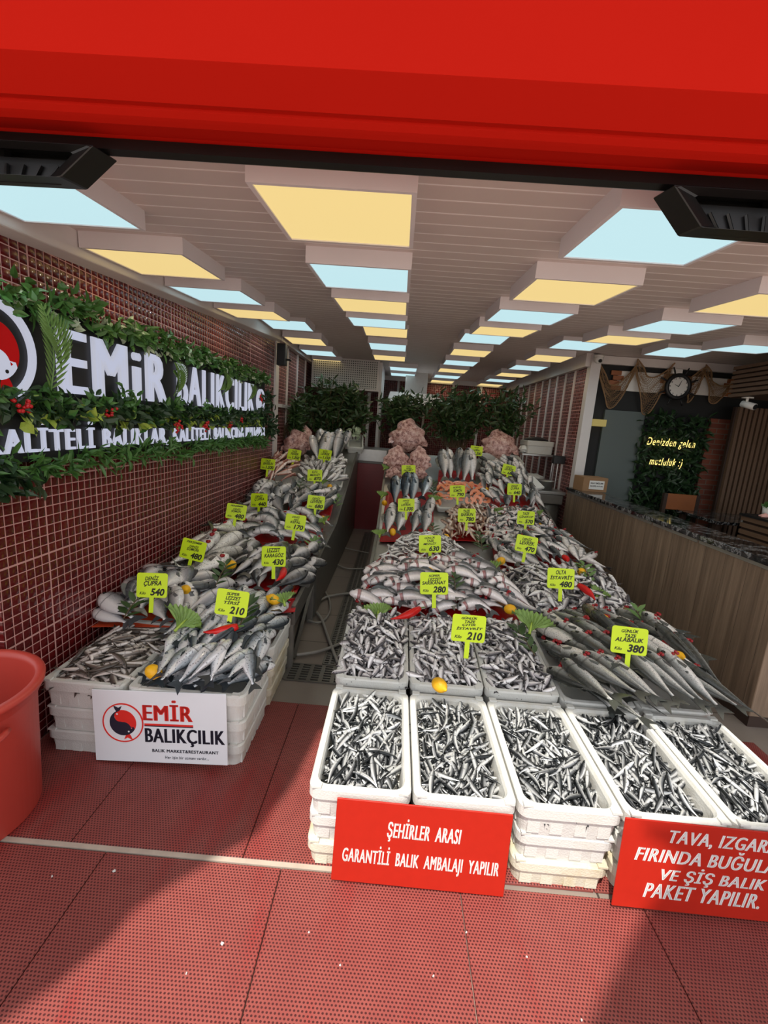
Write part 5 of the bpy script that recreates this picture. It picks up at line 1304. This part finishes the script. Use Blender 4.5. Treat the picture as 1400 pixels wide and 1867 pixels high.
# ship wheel clock
c = on_y(1236, 705, YR-.12); root = empty('wheel_clock', c, 0, 'round wall clock set in a black ship wheel', 'clock')
R = .125
m = MB(); n = 40; ntor = 8; vs = []; fs = []
for i in range(n):
    for j in range(ntor):
        a, b = 2*PI*i/n, 2*PI*j/ntor; vs.append(((R+.024*math.cos(b))*math.cos(a), .024*math.sin(b), (R+.024*math.cos(b))*math.sin(a)))
for i in range(n):
    for j in range(ntor): fs.append((i*ntor+j, ((i+1) % n)*ntor+j, ((i+1) % n)*ntor+(j+1) % ntor, i*ntor+(j+1) % ntor))
m.add(vs, fs); m.build('rim', MAT['black'], root, True)
m = MB()
for k in range(8):
    a = PI/8+k*PI/4; m.tube([(R*math.cos(a), 0, R*math.sin(a)), ((R+.06)*math.cos(a), 0, (R+.06)*math.sin(a)), ((R+.1)*math.cos(a), 0, (R+.1)*math.sin(a))], [.007, .011, .006], 7)
m.build('handles', MAT['black'], root, True)
MB().lathe([(.0001, 0), (R-.01, 0), (R-.01, .012), (.0001, .012)], 40, Matrix.Rotation(-PI/2, 4, 'X') @ Matrix.Translation((0, 0, -.006))).build('dial', MAT['ceramic'], root)
for k in range(12):
    a = PI/2-(k+1)*PI/6; me, ww, hh = text_mesh(str(k+1), None, .02, .0006, .03, name='numeral'); place_mesh('numeral', me, MAT['ink'], root, ((R-.03)*math.cos(a)-ww/2, -.0075, (R-.03)*math.sin(a)-hh/2))
for nm_, a, L in (('hour_hand', 2.7, .05), ('minute_hand', 1.2, .075)):
    m = MB(); m.tube([(0, -.011, 0), (L*math.cos(a), -.011, L*math.sin(a))], [.004, .002], 5); m.build(nm_, MAT['ink'], root)
MB().box(-.09, .0, .14, .02, .10, .19).build('bracket', MAT['ceramic'], root)
# sconces
for A, B, lb in (((1075, 764), (1097, 778), 'left of the grey panel'), ((1334, 781), (1361, 795), 'right of the brick pillar')):
    a, b = on(*A), on(*B); root = empty('wall_sconce', ((a.x+b.x)/2, YR-.06, (a.z+b.z)/2), 0, 'yellowish box wall lamp '+lb, 'wall lamp', 'wall lamps of the dining room')
    w_, h_ = abs(b.x-a.x)/2, abs(a.z-b.z)/2; MB().box(-w_, -.05, -h_, w_, .05, h_).build('shade', MAT['sconce'], root, bevel=.004); MB().box(-.02, .05, -.02, .02, .06, .02).build('mount', MAT['black'], root)
# slatted box under the ceiling and slatted fin wall
XB = 3.35
root = empty('slatted_bulkhead', (3.9, 3.6, 2.2), 0, 'brown slatted wood bulkhead hanging under the ceiling at the right edge', 'bulkhead')
o = MB().box(XB+.03, 3.6, 2.03, XE-.002, 4.87, 2.32).build('box', MAT['dark_wood'], root); o.location = (-3.9, -3.6, -2.2)
m = MB()
for k in range(7): m.box(XB, 3.6, 2.035+.045*k, XB+.03, 4.87, 2.035+.045*k+.03)
o = m.build('slats', MAT['slat'], root); o.location = (-3.9, -3.6, -2.2)
root = empty('slatted_partition', (3.75, 5.2, 1), 0, 'dark upright slatted partition at the right edge beyond the marble top', 'partition')
m = MB()
for k in range(20): m.box(3.74+.055*k, 5.2, .05, 3.74+.055*k+.035, 5.24, 1.98)
o = m.build('upright_slats', MAT['slat'], root); o.location = (-3.75, -5.2, -1)
m = MB().box(3.72, 5.24, 0, XE, 5.28, 1.98); o = m.build('backing', MAT['dark_wood'], root); o.location = (-3.75, -5.2, -1)
root = empty('slatted_stand', (3.17, 3.5, 0), 0, 'low dark slatted service stand at the right edge', 'stand')
MB().box(.02, -.7, 0, .75, .6, .93).build('body', MAT['dark_wood'], root); MB().box(-.01, -.72, .93, .77, .62, .95).build('top', MAT['black'], root)
m = MB()
for k in range(15): m.box(0, -.7, .05+.06*k, .02, .6, .05+.06*k+.038)
m.build('slats', MAT['slat'], root)
o = MB().lathe([(.0001, 0), (.04, 0), (.05, .09), (.044, .09), (.038, .07), (.0001, .07)], 20); root2 = empty('potted_plant', (3.30, 3.98, .95), 0, 'small green plant in a white pot on the slatted stand', 'plant')
o.build('pot', MAT['ceramic'], root2, True); m = MB()
for _ in range(60): leaf(m, Vector((rg.gauss(0, .02), rg.gauss(0, .02), .08)), rnd_dir((0, 0, .8)), rnd_dir(), .06, .03)
m.build('leaves', MAT['plant_mid'], root2)
m = MB(); m.tube([(-.05, 0, .012), (0, 0, .018), (.05, .01, .012)], [.01, .016, .01], 8); m.tube([(-.05, .025, .012), (.0, .02, .03), (.03, .02, .012)], [.008, .012, .01], 8)
o = m.build('pink_ornament', MAT['pink'], None, True); o.location = (3.23, 3.90, .95); tag(o, 'small pink ornament beside the potted plant on the slatted stand', 'ornament')
# table, chair, shakers
root = empty('dining_table', (3.55, 4.72, .07), 0, 'dark glass topped dining table before the brick pillar', 'table')
MB().box(-.38, -.32, .71, .38, .32, .74).build('tabletop', MAT['marble'], root, bevel=.004); 
for sx in (-1, 1):
    for sy in (-1, 1): MB().box(sx*.33-.025, sy*.27-.025, 0, sx*.33+.025, sy*.27+.025, .71).build('leg', MAT['dark_wood'], root)
root = empty('dining_chair', (3.22, 4.9, 0), 0, 'dark wood dining chair left of the dining table', 'chair')
MB().box(-.2, -.2, .42, .2, .2, .46).build('seat', MAT['dark_wood'], root, bevel=.01)
for sx in (-1, 1):
    MB().box(sx*.18-.02, -.2, 0, sx*.18+.02, -.16, .42).build('leg', MAT['dark_wood'], root); MB().box(sx*.18-.02, .16, 0, sx*.18+.02, .2, .98).build('leg', MAT['dark_wood'], root)
MB().box(-.18, .165, .8, .18, .19, .98).build('backrest', MAT['orange_wood'], root, bevel=.006)
for k, x in enumerate((3.80, 3.86)):
    o = MB().lathe([(.0001, 0), (.016, 0), (.017, .06), (.012, .07), (.0001, .072)], 14).build('shaker', MAT['ceramic'], None, True); o.location = (x-.22, 4.6, .81); tag(o, 'white table shaker, %s of the pair on the dining table' % ('left' if k == 0 else 'right'), 'shaker', 'shakers')
# cameras
def camera_thing(p, lb, rz, dome):
    root = empty('security_camera', p, rz, lb, 'security camera')
    MB().lathe([(.0001, .0), (.05, 0), (.05, .02), (.02, .03), (.0001, .03)], 20).build('mount', MAT['ceramic'], root, True)
    if dome:
        MB().lathe([(.0001, -.07), (.03, -.06), (.045, -.035), (.05, 0), (.0001, 0)], 20).build('housing', MAT['ceramic'], root, True)
        MB().lathe([(.0001, -.02), (.016, -.014), (.02, 0), (.0001, .0)], 14, Matrix.Translation((0, -.045, -.04)) @ Matrix.Rotation(-1.1, 4, 'X')).build('lens', MAT['black'], root, True)
    else:
        m = MB(); m.tube([(0, .04, -.05), (0, -.09, -.085)], .032, 14); m.build('housing', MAT['ceramic'], root, True); MB().tube([(0, -.088, -.085), (0, -.094, -.0865)], .026, 14).build('lens', MAT['black'], root); MB().tube([(0, 0, 0), (0, 0, -.05)], .012, 8).build('arm', MAT['ceramic'], root)
camera_thing((2.14, 5.25, 2.40), 'white dome security camera under the ceiling above the corner post', 0, True)
camera_thing((3.43, 4.70, 2.02), 'white bullet security camera under the slatted bulkhead', .3, False)
# speaker on the left pillar
root = empty('wall_speaker', (XL+.1, 5.34, 2.2), 0, 'small black speaker fixed to the white post above the lit sign', 'speaker')
MB().box(-.05, -.06, -.12, .05, .04, .12).build('cabinet', MAT['black'], root, bevel=.008); MB().tube([(.05, 0, -.05), (.09, 0, -.05), (.09, .04, -.05)], .012, 6).build('bracket', MAT['black'], root)

# ------------------------------------------------------------------ rear of the shop
root = empty('air_unit', (-.9, 7.35, 2.2), 0, 'white perforated air unit under the ceiling at the rear left', 'air unit')
o = MB().box(-1.42, 7.2, 2.0, -.37, 7.55, 2.46).build('cabinet', MAT['white_paint'], root); o.location = (.9, -7.35, -2.2)
o = MB().box(-1.40, 7.19, 2.03, -.40, 7.2, 2.45).build('perforated_front', MAT['perforated'], root); o.location = (.9, -7.35, -2.2)
root = empty('wash_counter', (-.35, 6.6, 0), 0, 'stainless steel wash counter closing the end of the aisle', 'counter')
MB().box(-.2, -.28, .98, .24, .4, 1.15).build('basin_front', MAT['steel'], root, bevel=.006); MB().box(-.2, -.2, 0.001, .24, .38, .98).build('base', MAT['dark_steel'], root)
root = empty('wall_socket_panel', (-.78, 7.53, 1.75), 0, 'white framed panel on the tiles behind the left bushes', 'panel'); MB().box(-.1, -.02, -.13, .1, .02, .13).build('frame', MAT['white_paint'], root, bevel=.004); MB().box(-.06, -.024, -.03, .06, -.02, .09).build('inset', MAT['red_panel'], root)
m = MB().box(-.37, 7.3, 1.0, -.33, 8.4, 2.45); tag(m.build('trim_door_frame', MAT['white_paint']), kind='structure')
# shelf of the rear kitchen seen over the bushes
root = empty('hood', (.35, 8.2, 1.85), 0, 'white canopy hood over the kitchen at the rear', 'hood')
m = MB(); m.hexa([(-.6, -.5, 0), (.55, -.5, 0), (.55, .9, 0), (-.6, .9, 0)], [(-.55, -.3, .22), (.2, -.3, .22), (.2, .9, .22), (-.55, .9, .22)]); m.build('shell', MAT['white_paint'], root, bevel=.01); MB().box(-.3, .2, .2, .1, .6, .62).build('duct', MAT['steel'], root)
# metal rack with foam box, bags, bowl, scale
root = empty('metal_rack', (1.88, 6.35, 0), 0, 'stainless steel shelf rack against the right tiled wall', 'rack')
for sx in (-1, 1):
    for sy in (-1, 1): MB().tube([(sx*.2, sy*.28, 0), (sx*.2, sy*.28, 1.26)], .013, 8).build('post', MAT['steel'], root)
for z in (.35, .86, 1.24): MB().box(-.22, -.3, z, .22, .3, z+.025).build('shelf', MAT['steel'], root, bevel=.004)
ctk = crate_mesh(.36, .4, .17, .02, .03, .02, False); ctk.materials.append(MAT['foam']); o = link('foam_box', ctk, None); o.location = (1.9, 6.28, 1.267); tag(o, 'white foam box on top of the metal rack', 'box')
m = MB(); m.lathe([(.0001, .05), (.08, .045), (.15, .02), (.17, 0), (.0001, 0)], 18); o = m.build('black_bag', MAT['black'], None, True); o.location = (1.89, 6.3, 1.44); tag(o, 'crumpled black bag lying on the white foam box', 'bag')
m = MB(); vs = []
for j in range(9):
    for i in range(16):
        ph, th = PI*j/8, 2*PI*i/16; k = 1+.25*noise.noise(Vector((math.cos(th)*2, math.sin(th)*2, j*.7))); vs.append((.16*math.sin(ph)*math.cos(th)*k, .12*math.sin(ph)*math.sin(th)*k, .055*math.cos(ph)*k+.055))
m.add(vs, [(j*16+i, (j+1)*16+i, (j+1)*16+(i+1) % 16, j*16+(i+1) % 16) for j in range(8) for i in range(16)]); bag_me = m.mesh('bag'); bag_me.materials.append(MAT['paper'])
for k, (x, y, z, lb) in enumerate(((1.88, 6.2, .887, 'white plastic bag on the middle shelf of the rack'), (1.72, 6.2, 1.266, 'white plastic bag beside the foam box on the rack'))):
    o = link('plastic_bag', bag_me, None); o.location = (x, y, z); o.scale = (1, 1, 1) if k == 0 else (.45, .6, .9); tag(o, lb, 'bag')
root = empty('weighing_scale', (1.9, 5.62, 0), 0, 'grey weighing scale on a dark bin behind the counter end', 'scale')
MB().box(-.17, -.2, .82, .17, .2, .86).build('platform', MAT['steel'], root, bevel=.006); MB().box(-.15, -.19, .7, .15, .19, .82).build('body', MAT['dark_steel'], root, bevel=.01)
MB().tube([(.13, .1, .84), (.13, .1, 1.22)], .012, 8).build('post', MAT['steel'], root); MB().box(.06, .06, 1.18, .2, .13, 1.28).build('display', MAT['black'], root, bevel=.006)
o = MB().lathe([(.0001, 0), (.16, 0), (.17, .05), (.18, .69), (.0001, .698)], 24).build('waste_bin', MAT['dark_steel'], None, True); o.location = (1.9, 5.62, .0); tag(o, 'dark metal bin under the weighing scale', 'bin')
o = MB().lathe([(.0001, 0), (.085, 0), (.1, .1), (.115, .105), (.11, .11), (.094, .102), (.08, .01), (.0001, .008)], 28).build('metal_bowl', MAT['steel'], None, True); o.location = (1.86, 5.58, .862); tag(o, 'round stainless steel bowl on the weighing scale', 'bowl')
m = MB(); m.box(-.1, -.12, 0, .1, .12, .03); o = m.build('ticket_box', MAT['paper'], None, bevel=.004); o.matrix_world = frame(Vector((1.62, 5.35, .93)), .4, (0, -.5, 1)); tag(o, 'pale slanted box at the rail beside the weighing scale', 'box')

# ------------------------------------------------------------------ floor drains and hose in the aisle
def grate(name, x0, y0, x1, y1, nx, ny, label):
    root = empty(name, ((x0+x1)/2, (y0+y1)/2, 0), 0, label, 'drain grate', 'floor drains'); w_, d_ = (x1-x0)/2, (y1-y0)/2
    MB().box(-w_, -d_, .0004, w_, d_, .002).build('channel', MAT['black'], root)
    m = MB(); px, py = 2*w_/nx, 2*d_/ny
    for i in range(nx+1): m.box(-w_+i*px-px*.17, -d_, .002, -w_+i*px+px*.17, d_, .009)
    for j in range(ny+1): m.box(-w_, -d_+j*py-py*.2, .002, w_, -d_+j*py+py*.2, .0088)
    m.build('grating', MAT['dark_steel'], root)
grate('floor_drain', -.555, 2.36, -.21, 2.54, 5, 7, 'dark metal drain grate across the front of the aisle')
grate('floor_drain', -.36, 2.56, -.245, 6.1, 3, 130, 'long narrow drain grate running down the aisle')
def hose(pts, label, r=.011):
    P = [on_z(x, y, .012+r) for x, y in pts]; out = []
    for k in range(len(P)-1):
        p0, p1, p2, p3 = P[max(k-1, 0)], P[k], P[k+1], P[min(k+2, len(P)-1)]
        for q in range(8):
            u = q/8; out.append(.5*((2*p1)+(p2-p0)*u+(2*p0-5*p1+4*p2-p3)*u*u+(3*p1-p0-3*p2+p3)*u**3))
    out.append(P[-1]); o = MB().tube(out, r, 8).build('hose', MAT['hose'], None, True); tag(o, label, 'hose', 'hoses in the aisle')
hose([(540, 1194), (575, 1189), (610, 1178), (632, 1166)], 'pale grey hose lying across the front of the aisle')
hose([(616, 1208), (603, 1175), (594, 1150), (586, 1128), (574, 1108), (592, 1090), (625, 1083), (652, 1082)], 'grey hose curving from the drain up to the right stall')
hose([(553, 1122), (565, 1132), (585, 1134), (600, 1118), (601, 1095), (590, 1074)], 'dark grey hose looped beside the left stall leg', .008)
hose([(612, 1028), (630, 1036), (655, 1037), (672, 1036)], 'thin hose crossing the middle of the aisle', .008)
hose([(628, 999), (650, 1004), (672, 1008)], 'thin hose crossing the far end of the aisle', .007)
# splinters of foam and paper on the mats
fl = MB(); rg = random.Random(12); fb = fl
for k, (px, py) in enumerate(((405, 1720), (208, 1588), (563, 1700), (790, 1780), (960, 1745), (95, 1598), (340, 1775), (1060, 1860), (850, 1700), (620, 1760))):
    p = on_z(px, py, .013); m = MB(); s_ = .0028 if k > 1 else .005; m.hexa([(-s_, -s_*.5, 0), (s_, -s_*.7, 0), (s_*.8, s_*.6, 0), (-s_*.7, s_, 0)], [(-s_*.6, -s_*.4, .004), (s_*.8, -s_*.3, .003), (s_*.5, s_*.5, .004), (-s_*.5, s_*.5, .003)])
    o = m.build('foam_crumb', MAT['foam'], None); o.location = p; o.rotation_euler.z = rg.uniform(0, 6); tag(o, 'white crumb of foam on the red mat in the foreground', 'crumb', 'foam crumbs on the mats')
